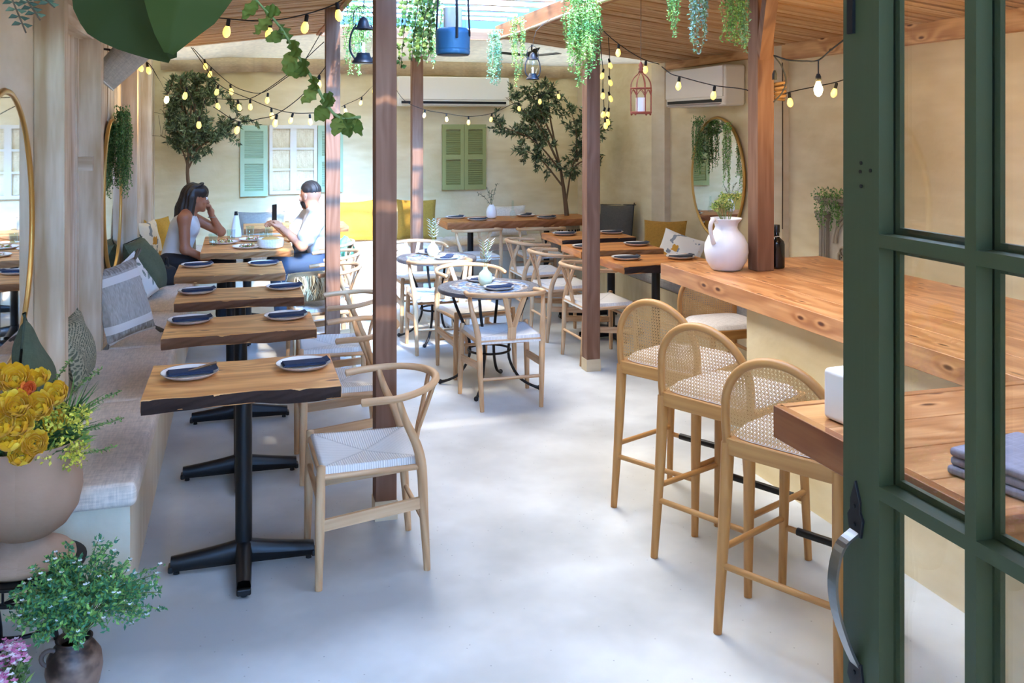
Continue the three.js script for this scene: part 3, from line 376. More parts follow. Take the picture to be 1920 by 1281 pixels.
// ---------- cane-backed bar stools (front towards +z) ----------
function stool(dy = 0) {       // dy lowers the seat: the same design as a low chair
  const t = new THREE.Group(); t.name = 'bar_stool'; const W = mat.stool; const low = (m) => { if (dy) m.position.y = -dy; return m; };
  const hoop = []; const hw = 0.205, zb = -0.2, arch = (a) => [Math.cos(a) * hw * (1), 0.755 + Math.sin(a) * 0.2, zb - 0.035 * Math.sin(a)];
  for (const s of [-1, 1]) part('leg', bar([[s * 0.215, 0, 0.2], [s * 0.2, 0.4 - dy, 0.19], [s * 0.195, 0.64 - dy, 0.185]], [0.0145, 0.019, 0.02], 8, 10), W, t);
  for (const s of [-1, 1]) part('leg', bar([[s * 0.216, 0, -0.235], [s * 0.205, 0.38 - dy, -0.21], [s * 0.2, 0.645 - dy, -0.196]], [0.0145, 0.021, 0.023], 8, 10), W, t);
  hoop.push([hw * 0.975, 0.62, -0.196], [hw, 0.70, zb]); for (let i = 0; i <= 18; i++) hoop.push(arch(i / 18 * PI)); hoop.push([-hw, 0.70, zb], [-hw * 0.975, 0.62, -0.196]);
  low(part('back_hoop', bar(hoop, 0.0165, 56, 10), W, t, 'bent round-topped back frame'));
  // cane: strips woven straight and diagonal inside the hoop
  const inside = (x, y) => y < 0.755 ? Math.abs(x) < hw - 0.004 : Math.hypot(x / (hw - 0.004), (y - 0.755) / 0.196) < 1, zAt = (x, y) => zb - 0.035 * clamp((y - 0.755) / 0.2) - 0.012 * (1 - (x / hw) ** 2), y0 = 0.672, strips = [];
  const strip = (x0, ya, dx, dy, w, dz) => { let run = []; const L = 0.62, n = 26; const flush = () => { if (run.length > 1) { const pos = [], idx = []; run.forEach(([x, y], i) => { const z = zAt(x, y) + dz, px = -dy * w / 2, py = dx * w / 2; pos.push(x + px, y + py, z, x - px, y - py, z); if (i) { const a = (i - 1) * 2; idx.push(a, a + 1, a + 2, a + 1, a + 3, a + 2); } }); const g = new THREE.BufferGeometry(); g.setAttribute('position', new THREE.Float32BufferAttribute(pos, 3)); g.setIndex(idx); g.computeVertexNormals(); strips.push(norm(g)); } run = []; };
    for (let i = 0; i <= n * 3; i++) { const s = -L + 2 * L * i / (n * 3), x = x0 + dx * s, y = ya + dy * s; if (y >= y0 && inside(x, y)) run.push([x, y]); else flush(); } flush(); };
  const p = 0.0135; for (let x = -0.2; x < 0.2; x += p) { strip(x - 0.0018, 0.8, 0, 1, 0.0022, 0); strip(x + 0.0018, 0.8, 0, 1, 0.0022, 0); } for (let y = y0; y < 0.95; y += p) { strip(0, y - 0.0018, 1, 0, 0.0022, 0.0008); strip(0, y + 0.0018, 1, 0, 0.0022, 0.0008); }
  const q = Math.SQRT1_2; for (let k = -0.5; k < 0.5; k += p * 1.0) { strip(k, 0.8, q, q, 0.0026, 0.0016); strip(k, 0.8, q, -q, 0.0026, 0.0012); }
  low(part('cane_back', strips, M('#d6ad73', { roughness: 0.6, side: THREE.DoubleSide }), t, 'open woven cane panel'));
  const ring = new THREE.Shape(); const rc = (S, w, d, r) => { S.moveTo(-w + r, -d); S.lineTo(w - r, -d); S.quadraticCurveTo(w, -d, w, -d + r); S.lineTo(w, d - r); S.quadraticCurveTo(w, d, w - r, d); S.lineTo(-w + r, d); S.quadraticCurveTo(-w, d, -w, d - r); S.lineTo(-w, -d + r); S.quadraticCurveTo(-w, -d, -w + r, -d); }; rc(ring, 0.218, 0.21, 0.05); const hole = new THREE.Path(); rc(hole, 0.19, 0.182, 0.04); ring.holes.push(hole);
  low(part('apron', wuv(new THREE.ExtrudeGeometry(ring, { depth: 0.05, bevelEnabled: true, bevelSize: 0.003, bevelThickness: 0.003, bevelSegments: 1, curveSegments: 6 }).rotateX(-PI / 2).translate(0, 0.612, -0.004), 'x'), W, t));
  const cs = surf(24, 24, (u, v) => { const a = u * 2 - 1, b = v * 2 - 1, k = Math.pow(Math.pow(Math.abs(a), 5) + Math.pow(Math.abs(b), 5), 0.2) || 1, m = Math.max(Math.abs(a), Math.abs(b)), sc = m / k; return [-a * sc * 0.21, 0.668 + 0.035 * Math.pow(Math.max(0, 1 - Math.pow(m, 4)), 0.5), b * sc * 0.202 - 0.002]; }); low(part('seat_pad', cs, M('#ece7e4', { map: linenTex, bumpMap: weave, bumpScale: 0.0004, roughness: 0.95, side: THREE.DoubleSide }), t, 'white upholstered seat'));
  for (const s of [-1, 1]) part('stretcher', bar([[s * 0.206, 0.27, 0.195], [s * 0.21, 0.285, -0.214]], 0.0115, 2, 8), W, t);
  part('stretcher', bar([[-0.211, 0.23, -0.22], [0.211, 0.23, -0.22]], 0.0115, 2, 8), W, t); part('footrest', bar([[-0.208, 0.235, 0.195], [0.208, 0.235, 0.195]], 0.0115, 2, 8), W, t); part('footrest_sleeve', bar([[-0.15, 0.235, 0.195], [0.15, 0.235, 0.195]], 0.0145, 2, 10), mat.black, t, 'black sleeve on the footrest');
  part('glide', [[-0.215, 0.2], [0.215, 0.2], [-0.216, -0.235], [0.216, -0.235]].map(([x, z]) => cyl(0.011, 0.011, 0.004, x, 0.002, z, 8)), mat.rubber, t);
  return t;
}
const ST = stool(); let firstST = true;
function putStool(label, x, z, turn) { const c = firstST ? ST : ST.clone(); firstST = false; c.name = numbered('bar_stool'); c.position.set(x, 0.001, z); c.rotation.set(0, turn, 0); c.userData = { label, category: 'stool', group: 'cane-backed stools around the bar' }; scene.add(c); }
putStool('cane-backed oak bar stool pulled up beside the short leg of the bar', 1.875, -2.775, 2.07);
putStool('cane-backed oak bar stool in the middle of the row of three along the bar', 1.905, -3.34, 2.04);
putStool('cane-backed oak bar stool, farthest from the short bar leg in the row of three', 1.945, -3.86, 2.08);
{ const c = stool(0.19); c.name = 'cane_chair'; c.position.set(2.97, 0.001, -5.33); c.rotation.y = 0.05; c.userData = { label: 'low cane-backed oak chair with white seat beyond the bar end', category: 'chair' }; scene.add(c); }

// ---------- plates, napkins, bread plates ----------
const plateG = lathe([[0, 0.004], [0.07, 0.004], [0.088, 0.010], [0.106, 0.020], [0.109, 0.0205], [0.110, 0.018], [0.09, 0.005], [0.06, 0.0], [0, 0]], 40), plateLine = new THREE.TorusGeometry(0.1085, 0.0014, 5, 48).rotateX(PI / 2).translate(0, 0.020, 0);
const napG = [rbox(0.17, 0.007, 0.075, 0.003, 0, 0.0155, 0, 2), rbox(0.165, 0.006, 0.07, 0.003, 0.002, 0.0215, 0.002, 2), new THREE.BoxGeometry(0.03, 0.004, 0.07).rotateZ(0.35).translate(0.088, 0.024, 0)];
const napGeo = wuv(join(napG), 'x', [0, 0]);
let P0 = null, N0 = null;
function setting(where, x, y, z, turn, dark, s = 1) {
  if (!P0) { P0 = thing('dinner_plate', '', 'plate'); part('plate_body', plateG, mat.ceramic, P0); part('rim_line', plateLine, mat.rim, P0, 'thin brown rim line'); } 
  const p = setting.n ? dup(P0, '', [x, y, z], 0) : P0; p.position.set(x, y, z); p.scale.setScalar(s); p.userData = { label: 'round white plate ' + where, category: 'plate', group: 'plates set on the tables' };
  const n = one('napkin', (dark ? 'dark' : 'navy') + ' folded napkin ' + where, 'napkin', napGeo, dark ? clone(mat.navy, { color: '#3a3d45' }) : mat.navy, [x, y, z], turn, 'folded napkins on plates'); n.scale.setScalar(s); setting.n = (setting.n || 0) + 1;
}
const LT = (i) => ' of the ' + ORD[i] + ' table from the flower urn';
[[0, -0.182, -3.86, 0.253, -3.875], [1, -0.23, -4.93, 0.233, -4.9], [2, -0.233, -5.80, 0.267, -5.8], [3, -0.277, -6.90, 0.171, -6.85]].forEach(([i, a, b, c, d]) => { setting('at the bench side' + LT(i), a, 0.7505, b, 0.12 + i * 0.03); setting('at the chair side' + LT(i), c, 0.7505, d, 0.1 + i * 0.05); });
const RP = [['at the chair side of the bar-side table beside the bar end', 2.752, -6.39], ['at the bench side of the bar-side table beside the bar end', 3.16, -6.32], ['at the chair side of the middle bar-side table', 2.70, -7.1], ['at the bench side of the middle bar-side table', 3.17, -7.14], ['at the chair side of the bar-side table farthest from the bar', 2.84, -8.0], ['at the bench side of the bar-side table farthest from the bar', 3.30, -8.0]];
RP.forEach(([l, x, z], i) => setting(l, x, 0.7505, z, 0.1 * (i % 3), true));
[['nearer the doorway on the bistro table nearer the flower urn', 1.63, -5.87], ['nearer the back wall on the bistro table nearer the flower urn', 1.60, -6.22], ['nearer the doorway on the bistro table nearer the back bench', 1.60, -7.33], ['nearer the back wall on the bistro table nearer the back bench', 1.53, -7.70]].forEach(([l, x, z], i) => setting(l, x, 0.6715, z, 0.2 + i * 0.4, false, 0.92));
[['at the left front of the long back table', 2.40, -9.47], ['at the right front of the long back table', 3.16, -9.47], ['at the left rear of the long back table', 2.23, -9.76], ['at the right rear of the long back table', 3.02, -9.77]].forEach(([l, x, z], i) => setting(l.replace('left', 'mustard pillow').replace('right', 'olive tree').replace('front', 'end, chair side,').replace('rear', 'end, bench side,'), x, 0.7555, z, 0.3 * i, true));
{ const f = one('fork', 'wooden fork on the napkin at the bench side of the first table', 'fork', [bar([[-0.06, 0, 0], [0.05, 0.004, 0]], [0.004, 0.0055], 4, 6), box(0.03, 0.002, 0.016, -0.072, 0, 0)], clone(mat.oak, { color: '#8a6a48' }), [-0.13, 0.780, -3.87], 0.35); f.rotation.z = 0.12; }
// ---------- pillows ----------
function pillowGeo(w, h, t, n = 18, sag = 0) { const f = (sgn) => surf(n, n, (u, v) => { const a = u * 2 - 1, b = v * 2 - 1, k = Math.pow(Math.max(0, (1 - a * a) * (1 - b * b)), 0.42), pin = 1 - 0.07 * (a * a + b * b - 2 * a * a * b * b) ; return [a * w / 2 * (1 - 0.06 * (1 - b * b) * 0 - 0.05 * (1 - Math.abs(b)) * 0) * pin, b * h / 2 * pin, sgn * t / 2 * k + 0.012 * Math.sin(a * 4 + b * 3) * k]; }); return mergeVertices(join([f(1), f(-1)]).deleteAttribute('normal') && norm(join([f(1), f(-1)])), 1e-5); }
function pillow(name, label, geo, m, pos, rot, extra) { const t = thing(name, label, 'pillow', pos); t.rotation.order = 'YXZ'; t.rotation.set(...rot); part('pillow_body', geo, m, t); if (extra) extra(t); return t; }
const uvm2 = (m, map, c = '#ffffff') => new THREE.MeshStandardMaterial({ color: c, map, roughness: 0.95, bumpMap: weave, bumpScale: 0.0006 });
const sq = pillowGeo(0.44, 0.44, 0.15), long = pillowGeo(0.56, 0.36, 0.18), small = pillowGeo(0.34, 0.34, 0.12);
const piping = (w, h, m) => (t) => { const a = w / 2 * 0.93, b = h / 2 * 0.93, p = []; for (let i = 0; i < 40; i++) { const s = i / 40 * 8, q = (x) => clamp(Math.abs(((x + 8) % 8) - 4) - 1, -1, 1); p.push([q(s) * a * 1.05, q(s + 2) * b * 1.05, 0]); } part('piping', bar(p, 0.005, 80, 6, false, true), m, t); };
const FX = PI / 2;
pillow('throw_pillow', 'dark green pillow leaning under the near oval mirror behind the yellow flowers', pillowGeo(0.4, 0.4, 0.13), mat.olive, [-0.745, 0.730, -3.9], [-0.12, FX, 0.72], piping(0.4, 0.4, clone(mat.olive, { color: '#465140' })));
pillow('throw_pillow', 'small grey green patterned pillow leaning on the wall below the upright', small, uvm2(0, brocade), [-0.765, 0.630, -5.03], [-0.2, FX - 0.1, 0.08]);
pillow('tassel_pillow', 'grey and white striped bolster pillow with corner tassels', pillowGeo(0.31, 0.45, 0.18), uvm2(0, stripeTex), [-0.655, 0.705, -5.9], [-0.18, 0.6, 0.2], (t) => {
  for (const [sx, sy] of [[-1, -1], [1, -1], [-1, 1], [1, 1]]) { const g = []; for (let k = 0; k < 16; k++) { const a = rr(-0.5, 0.5), b = rr(-0.5, 0.5); g.push(bar([[sx * 0.15, sy * 0.21, 0], [sx * (0.168 + 0.02 * a), sy * (0.232 + 0.01 * b), 0.016 * b], [sx * (0.19 + 0.03 * a), sy * (0.255 + 0.02 * b), 0.03 * b]], [0.007, 0.006, 0.005], 4, 5)); } part('tassel', g, M('#6f675c', { roughness: 1 }), t, 'grey yarn tassel'); } });
pillow('throw_pillow', 'white pillow with grey green leaf print between the striped and the green pillow', pillowGeo(0.33, 0.33, 0.11), uvm2(0, leafPrint), [-0.70, 0.660, -6.85], [-0.3, 0.8, 0.45]);
pillow('throw_pillow', 'large dark green pillow leaning against the bench wall beside the seated woman', pillowGeo(0.5, 0.44, 0.2), mat.olive, [-0.68, 0.67, -7.62], [-0.45, FX - 0.15, 0], piping(0.5, 0.44, clone(mat.olive, { color: '#3f4a39' })));
pillow('throw_pillow', 'cream mottled pillow standing behind the seated woman', pillowGeo(0.42, 0.42, 0.13), uvm2(0, bunchPrint, '#f0e6d4'), [-0.765, 0.680, -8.95], [-0.12, FX - 0.25, 0]);
pillow('throw_pillow', 'yellow pillow tucked behind the cream pillow beside the seated woman', pillowGeo(0.4, 0.4, 0.12), mat.mustard, [-0.72, 0.670, -9.45], [-0.15, FX - 0.5, 0]);
pillow('throw_pillow', 'mustard pillow on the back bench, nearer the mint shutters', pillowGeo(0.46, 0.46, 0.16), mat.mustard, [1.25, 0.680, -10.52], [-0.2, 0.05, 0.03]);
pillow('throw_pillow', 'mustard pillow on the back bench behind the post, below the olive shutters', pillowGeo(0.46, 0.46, 0.16), clone(mat.mustard, { color: '#a67f2c' }), [1.95, 0.680, -10.52], [-0.2, 0.02, -0.03]);
pillow('throw_pillow', 'grey pillow on the back bench below the mint shutters', pillowGeo(0.5, 0.36, 0.15), clone(mat.charcoal, { color: '#8a857b' }), [0.25, 0.635, -10.53], [-0.2, 0.1, 0]);
pillow('throw_pillow', 'white pillow on the back bench beside the grey pillow', pillowGeo(0.46, 0.36, 0.15), mat.white, [0.75, 0.635, -10.52], [-0.22, -0.1, 0]);
pillow('throw_pillow', 'white pillow on the back bench behind the long live-edge table', pillowGeo(0.46, 0.36, 0.14), clone(mat.cushion, { color: '#efe6d8' }), [3.03, 0.635, -10.52], [-0.22, 0, 0]);
pillow('throw_pillow', 'charcoal pillow leaning in the back corner of the bar-side bench', pillowGeo(0.46, 0.46, 0.16), mat.charcoal, [3.84, 0.685, -9.2], [-0.2, -PI / 2 + 0.5, 0.05], piping(0.46, 0.46, mat.rubber));
pillow('throw_pillow', 'mustard pillow leaning beside the round mirror on the bar-side bench', pillowGeo(0.42, 0.42, 0.14), clone(mat.mustard, { color: '#c08f38' }), [3.76, 0.665, -7.85], [-0.25, -PI / 2 + 0.75, 0.03]);
pillow('throw_pillow', 'white pillow with yellow and grey print beside the mustard pillow below the round mirror', pillowGeo(0.42, 0.34, 0.13), uvm2(0, bunchPrint), [3.70, 0.630, -7.42], [-0.35, -PI / 2 + 0.7, -0.25]);

// ---------- mirrors ----------
function ovalMirror(label, x, y, z, face, rz = 0.46, ry = 0.525) { const t = thing('oval_mirror', label, 'mirror', [x, y, z]); const c = []; for (let i = 0; i < 72; i++) { const a = i / 72 * 2 * PI; c.push([0, Math.sin(a) * ry, Math.cos(a) * rz]); } part('frame', bar(c, 0.014, 144, 8, false, true), mat.gold, t, 'thin brass frame'); const g = new THREE.CylinderGeometry(1, 1, 0.012, 72).rotateZ(PI / 2).scale(1, ry, rz); part('mirror_glass', g, mat.mirror, t); t.children[1].position.x = -face * 0.003; return t; }
ovalMirror('large oval brass-framed mirror on the boarded wall behind the yellow flowers', -0.85, 1.335, -3.95, 1); ovalMirror('oval brass-framed mirror with trailing plant on the boarded wall', -0.845, 1.25, -7.05, 1); ovalMirror('oval brass-framed mirror on the bar-side wall behind the white jug', XR - 0.022, 1.285, -7.35, -1);

// ---------- air conditioners ----------
function aircon(label, pos, turn, w) { const t = thing('air_conditioner', label, 'air conditioner', pos, turn); part('housing', [rbox(w, 0.34, 0.2, 0.025, 0, 0, 0.1, 3)], clone(mat.white, { color: '#ece4d4' }), t); part('front_panel', rbox(w - 0.03, 0.26, 0.012, 0.006, 0, 0.035, 0.204, 2), clone(mat.white, { color: '#efe7d8' }), t); part('air_slot', box(w - 0.09, 0.028, 0.02, 0, -0.128, 0.195), mat.black, t, 'dark outlet slot'); part('flap', rbox(w - 0.1, 0.006, 0.05, 0.002, 0, 0, 0, 1).rotateX(0.5).translate(0, -0.15, 0.2), clone(mat.white, { color: '#b9aea0' }), t); return t; }
aircon('long cream wall air conditioner on the back wall above the olive shutters', [2.4, 2.145, ZB + 0.001], 0, 1.33); aircon('white wall air conditioner on the bar-side wall above the round mirror', [XR - 0.001, 2.08, -7.45], -PI / 2, 1.1);

// ---------- jug, bottle, vases, candle on the bar and tables ----------
{ const t = thing('ceramic_jug', 'big white glazed ceramic jug with one handle on the bar', 'jug', [2.645, 0.921, -4.72]); part('jug_body', lathe([[0, 0], [0.075, 0], [0.085, 0.008], [0.112, 0.05], [0.123, 0.1], [0.12, 0.145], [0.1, 0.19], [0.07, 0.222], [0.062, 0.24], [0.066, 0.262], [0.086, 0.285], [0.088, 0.292], [0.08, 0.29], [0.058, 0.262], [0.054, 0.24], [0.05, 0.2]], 48), M('#dadde6', { roughness: 0.4, bumpMap: plasterBump, bumpScale: 0.001 }), t); part('jug_handle', bar([[-0.075, 0.272, 0.03], [-0.105, 0.29, 0.045], [-0.128, 0.26, 0.055], [-0.122, 0.2, 0.055], [-0.105, 0.155, 0.048]], [0.012, 0.013, 0.013, 0.012, 0.014], 18, 8), M('#d8d6d6', { roughness: 0.45 }), t); }
{ const t = thing('jug_plant', 'small green and yellow flowering stems standing in the white jug', 'plant', [2.645, 1.16, -4.72]); const L = new Leaves(), st = []; const c = cols('#86a04a', '#a9b85c', '#c9c46a', '#5f7d3a'); for (let i = 0; i < 16; i++) { const a = rr(0, 6.28), r = rr(0.02, 0.075), h = rr(0.1, 0.19), e = V(Math.cos(a) * r, h, Math.sin(a) * r); st.push(bar([[Math.cos(a) * 0.01, 0, Math.sin(a) * 0.01], [e.x * 0.6, h * 0.6, e.z * 0.6], [e.x, e.y, e.z]], 0.0018, 4, 5)); for (let k = 0; k < 26; k++) L.add(e.clone().addScaledVector(rdir(), 0.014), rdir().add(V(0, 0.4, 0)), rdir(), 0.016, 0.01, pick(c)); } part('stems', st, mat.vine, t); part('flower_heads', L.geo(), mat.leaf, t); }
{ const t = thing('dark_bottle', 'black glass bottle with black cap on the bar beside the post', 'bottle', [2.955, 0.921, -4.70]); part('bottle_body', lathe([[0, 0], [0.042, 0], [0.046, 0.006], [0.046, 0.135], [0.04, 0.155], [0.02, 0.172], [0.0165, 0.18], [0.0165, 0.21], [0, 0.21]], 32), M('#0b0c12', { roughness: 0.12 }), t); part('cap', lathe([[0, 0.248], [0.0185, 0.247], [0.019, 0.205], [0.0165, 0.203]], 24), M('#17171c', { roughness: 0.4 }), t); part('neck_tag', new THREE.TorusGeometry(0.035, 0.0015, 5, 24).rotateX(0.6).translate(-0.012, 0.155, 0.01), mat.white, t, 'white string loop'); }
{ const t = thing('block_candle', 'square white block candle on the short leg of the bar', 'candle', [1.60, 0.921, -2.19], 0.1); part('wax_block', rbox(0.095, 0.14, 0.095, 0.014, 0, 0.07, 0, 3), M('#eee6dc', { roughness: 0.55 }), t); part('wick', cyl(0.0015, 0.0015, 0.014, 0, 0.146, 0, 6), mat.black, t); }
one('folded_cloths', 'stack of folded lavender grey cloths on the short leg of the bar', 'cloths', [rbox(0.26, 0.02, 0.2, 0.008, 0, 0.01, 0), rbox(0.255, 0.02, 0.195, 0.008, 0.003, 0.031, 0.002), rbox(0.25, 0.02, 0.19, 0.008, -0.002, 0.052, 0)].map((g) => wuv(g)), M('#8f8b99', { map: linenTex, roughness: 0.95 }), [1.72, 0.921, -1.72], 0.2);
function budVase(label, x, y, z) { const t = thing('bud_vase', label, 'vase', [x, y, z]); part('vase_body', lathe([[0, 0], [0.03, 0], [0.046, 0.025], [0.05, 0.05], [0.04, 0.08], [0.02, 0.1], [0.014, 0.112], [0.016, 0.122], [0.010, 0.118], [0.008, 0.09]], 28), M('#e6dcae', { roughness: 0.45 }), t);
  const L = new Leaves(), st = [], c = cols('#c9d3c9', '#dde4da', '#a9bcb0', '#e8ece2'); for (let k = 0; k < 2; k++) { const p = [[0, 0.1, 0], [0.01 - 0.02 * k, 0.17, 0.01], [0.015 - 0.03 * k, 0.24, 0], [0.03 - 0.05 * k, 0.29, 0.01]]; st.push(bar(p, 0.002, 8, 5)); const cu = new THREE.CatmullRomCurve3(p.map((q) => V(...q))); for (let i = 0; i < 7; i++) { const q = cu.getPoint(0.25 + i * 0.12); for (const s of [-1, 1]) L.add(q, V(s * 0.9, 0.75, rr(-0.6, 0.6)), V(0, 0.3, 1), 0.05, 0.018, pick(c), 0.2); } } part('stems', st, mat.vine, t); part('leaves', L.geo(), mat.leaf, t, 'pale silvery leaves'); }
budVase('cream bud vase with silvery sprig on the bistro table nearer the flower urn', 1.585, 0.6715, -6.04); budVase('cream bud vase with silvery sprig on the bistro table nearer the back bench', 1.53, 0.6715, -7.52);
{ const t = thing('white_vase', 'white bottle-shaped vase with thin olive twigs on the long back table', 'vase', [2.60, 0.7555, -9.65]); part('vase_body', lathe([[0, 0], [0.045, 0], [0.056, 0.02], [0.058, 0.07], [0.045, 0.115], [0.026, 0.14], [0.026, 0.148], [0.018, 0.146]], 28), mat.ceramic, t); const L = new Leaves(), st = [], c = cols('#5d6a48', '#7d8560', '#8d8a6a'); for (const [dx, dz, h] of [[-0.16, 0, 0.16], [0.05, 0.03, 0.26], [-0.07, 0.02, 0.22], [0.02, -0.04, 0.17]]) { const p = [[0, 0.12, 0], [dx * 0.4, 0.12 + h * 0.6, dz], [dx, 0.12 + h, dz * 2]]; st.push(bar(p, 0.0022, 8, 5)); const cu = new THREE.CatmullRomCurve3(p.map((q) => V(...q))); for (let i = 0; i < 13; i++) L.add(cu.getPoint(0.25 + i * 0.058), rdir().add(V(0, 0.3, 0)), rdir(), 0.032, 0.011, pick(c)); } part('twigs', st, mat.twig, t); part('leaves', L.geo(), mat.leaf, t); }
{ const t = thing('water_bottle', 'clear slim glass bottle on the long back table', 'bottle', [2.84, 0.7555, -9.66]); part('bottle_glass', lathe([[0, 0.001], [0.03, 0.001], [0.032, 0.01], [0.032, 0.05], [0.014, 0.09], [0.012, 0.18], [0.014, 0.185]], 24), mat.glassClear, t); }

// ---------- lanterns ----------
function hurricane(label, pos, s) { const t = thing('hurricane_lantern', label, 'lantern', pos); t.scale.setScalar(s); const K = M('#26282e', { roughness: 0.45, metalness: 0.5 });
  part('fuel_base', lathe([[0, 0], [0.052, 0], [0.055, 0.006], [0.045, 0.02], [0.034, 0.034], [0.03, 0.05], [0, 0.052]], 28), K, t); part('glass_chimney', lathe([[0.028, 0.05], [0.042, 0.09], [0.044, 0.12], [0.034, 0.155], [0.026, 0.168]], 28), mat.glassClear, t); part('cap', lathe([[0.046, 0.163], [0.03, 0.178], [0.024, 0.2], [0.016, 0.215], [0, 0.225]], 28), K, t); part('wick_candle', cyl(0.008, 0.007, 0.05, 0, 0.076, 0, 10), mat.white, t);
  for (const sx of [-1, 1]) part('side_tube', bar([[sx * 0.04, 0.02, 0], [sx * 0.062, 0.06, 0], [sx * 0.06, 0.13, 0], [sx * 0.035, 0.185, 0]], 0.005, 14, 6), K, t); part('bail', bar([[-0.05, 0.15, 0], [-0.04, 0.25, 0], [0, 0.275, 0], [0.04, 0.25, 0], [0.05, 0.15, 0]], 0.0022, 20, 5), K, t); return t; }
const hl1 = hurricane('black hurricane lantern hanging beside the first brown post', [0.64, 2.065, -5.0], 1.12); part('hanging_cord', bar([[0, 0.27, 0], [0.012, 0.4, 0.0]], 0.0025, 2, 5), mat.black, hl1);
const hl2 = hurricane('small black hurricane lantern hanging from the rope along the bar-side roof edge', [2.12, 2.085, -6.68], 0.92); part('hanging_cord', bar([[0, 0.27, 0], [0.03, 0.4, 0], [0.15, 0.5, 0]], 0.002, 4, 5), mat.black, hl2);
{ const t = thing('blue_lantern', 'large blue ribbed metal lantern with white candle hanging in the open strip', 'lantern', [0.925, 2.05, -4.1]), B = M('#2f6f9f', { roughness: 0.4, metalness: 0.2 }), K = M('#22262e', { roughness: 0.5, metalness: 0.4 });
  part('drum', lathe([[0, 0], [0.074, 0], [0.076, 0.006], [0.078, 0.016], [0.075, 0.02], [0.0765, 0.024], [0.078, 0.03], [0.076, 0.034], [0.078, 0.09], [0.076, 0.094], [0.078, 0.1], [0.072, 0.112], [0.066, 0.118], [0.06, 0.116], [0.056, 0.1], [0, 0.1]], 44), B, t); part('bottom_plate', cyl(0.07, 0.073, 0.006, 0, 0, 0, 36), K, t); part('pillar_candle', cyl(0.042, 0.042, 0.11, 0, 0.155, 0, 28), mat.white, t); part('glass_cylinder', new THREE.CylinderGeometry(0.058, 0.058, 0.22, 32, 1, true).translate(0, 0.22, 0), mat.glassClear, t); part('lid', lathe([[0.068, 0.32], [0.06, 0.35], [0.03, 0.38], [0, 0.39]], 36), B, t);
  for (const a of [0.6, 0.6 + PI]) part('strap', strap([[Math.cos(a) * 0.081, 0.08, Math.sin(a) * 0.081], [Math.cos(a) * 0.075, 0.2, Math.sin(a) * 0.075], [Math.cos(a) * 0.07, 0.34, Math.sin(a) * 0.07]], 0.014, 0.004, [-Math.sin(a), 0, Math.cos(a)], 6), K, t); part('front_bar', bar([[0, 0.07, 0.082], [0, 0.2, 0.08], [0, 0.36, 0.06]], 0.006, 6, 6), K, t); part('hanging_rod', bar([[0, 0.38, 0], [0, 0.57, 0]], 0.004, 2, 6), K, t); }
{ const t = thing('birdcage_lantern', 'rust red birdcage lantern with white candle hanging on a chain', 'lantern', [2.40, 1.80, -5.34]), R = M('#9a5240', { roughness: 0.6, metalness: 0.4 }); part('floor_plate', lathe([[0, 0.008], [0.066, 0.008], [0.07, 0.012], [0.07, 0.02], [0, 0.02]], 8), R, t); const g = [], A = 8; for (let k = 0; k < A; k++) { const a = k / A * 2 * PI, c = Math.cos(a), s = Math.sin(a), P = (r, y) => [c * r, y, s * r]; part('cage_bar', bar([P(0.067, 0.015), P(0.067, 0.17)], 0.0032, 2, 6), R, t); part('dome_bar', bar([P(0.067, 0.17), P(0.064, 0.2), P(0.045, 0.235), P(0.016, 0.26), P(0.008, 0.272)], 0.003, 10, 6), R, t); const b = (k + 1) / A * 2 * PI, m = (a + b) / 2; g.push(bar([P(0.067, 0.125), [Math.cos(m) * 0.066, 0.158, Math.sin(m) * 0.066], [Math.cos(b) * 0.067, 0.125, Math.sin(b) * 0.067]], 0.0024, 8, 5)); }
  part('arches', g, R, t); part('hoop', [new THREE.TorusGeometry(0.068, 0.004, 6, 8).rotateX(PI / 2).translate(0, 0.168, 0), new THREE.TorusGeometry(0.068, 0.004, 6, 8).rotateX(PI / 2).translate(0, 0.02, 0)], R, t); part('finial', lathe([[0, 0.335], [0.006, 0.33], [0.014, 0.31], [0.01, 0.297], [0.017, 0.288], [0.012, 0.276], [0.018, 0.268], [0, 0.264]], 16), R, t); part('pillar_candle', cyl(0.031, 0.031, 0.09, 0, 0.065, 0, 24), mat.white, t); for (const [x, z] of [[0.05, 0.03], [-0.05, 0.03], [0.05, -0.03], [-0.05, -0.03]]) part('foot', new THREE.SphereGeometry(0.007, 8, 6).translate(x, 0.006, z), R, t); part('chain', bar([[0, 0.335, 0], [0, 0.73, 0]], 0.0022, 2, 5), mat.twig, t); }
{ const t = thing('ceiling_fan', 'black ceiling fan with slim blades below the back canopy', 'fan', [2.72, 2.42, -8.6]); part('motor', lathe([[0, -0.03], [0.04, -0.03], [0.06, -0.01], [0.055, 0.03], [0.02, 0.045], [0, 0.045]], 24), mat.black, t); part('down_rod', cyl(0.008, 0.008, 0.1, 0, 0.09, 0, 8), mat.black, t); for (let k = 0; k < 3; k++) part('blade', rbox(0.3, 0.006, 0.07, 0.003, 0.2, 0, 0, 1).rotateX(0.25).rotateZ(0.12).rotateY(0.35 + k * 2.094), mat.black, t); }
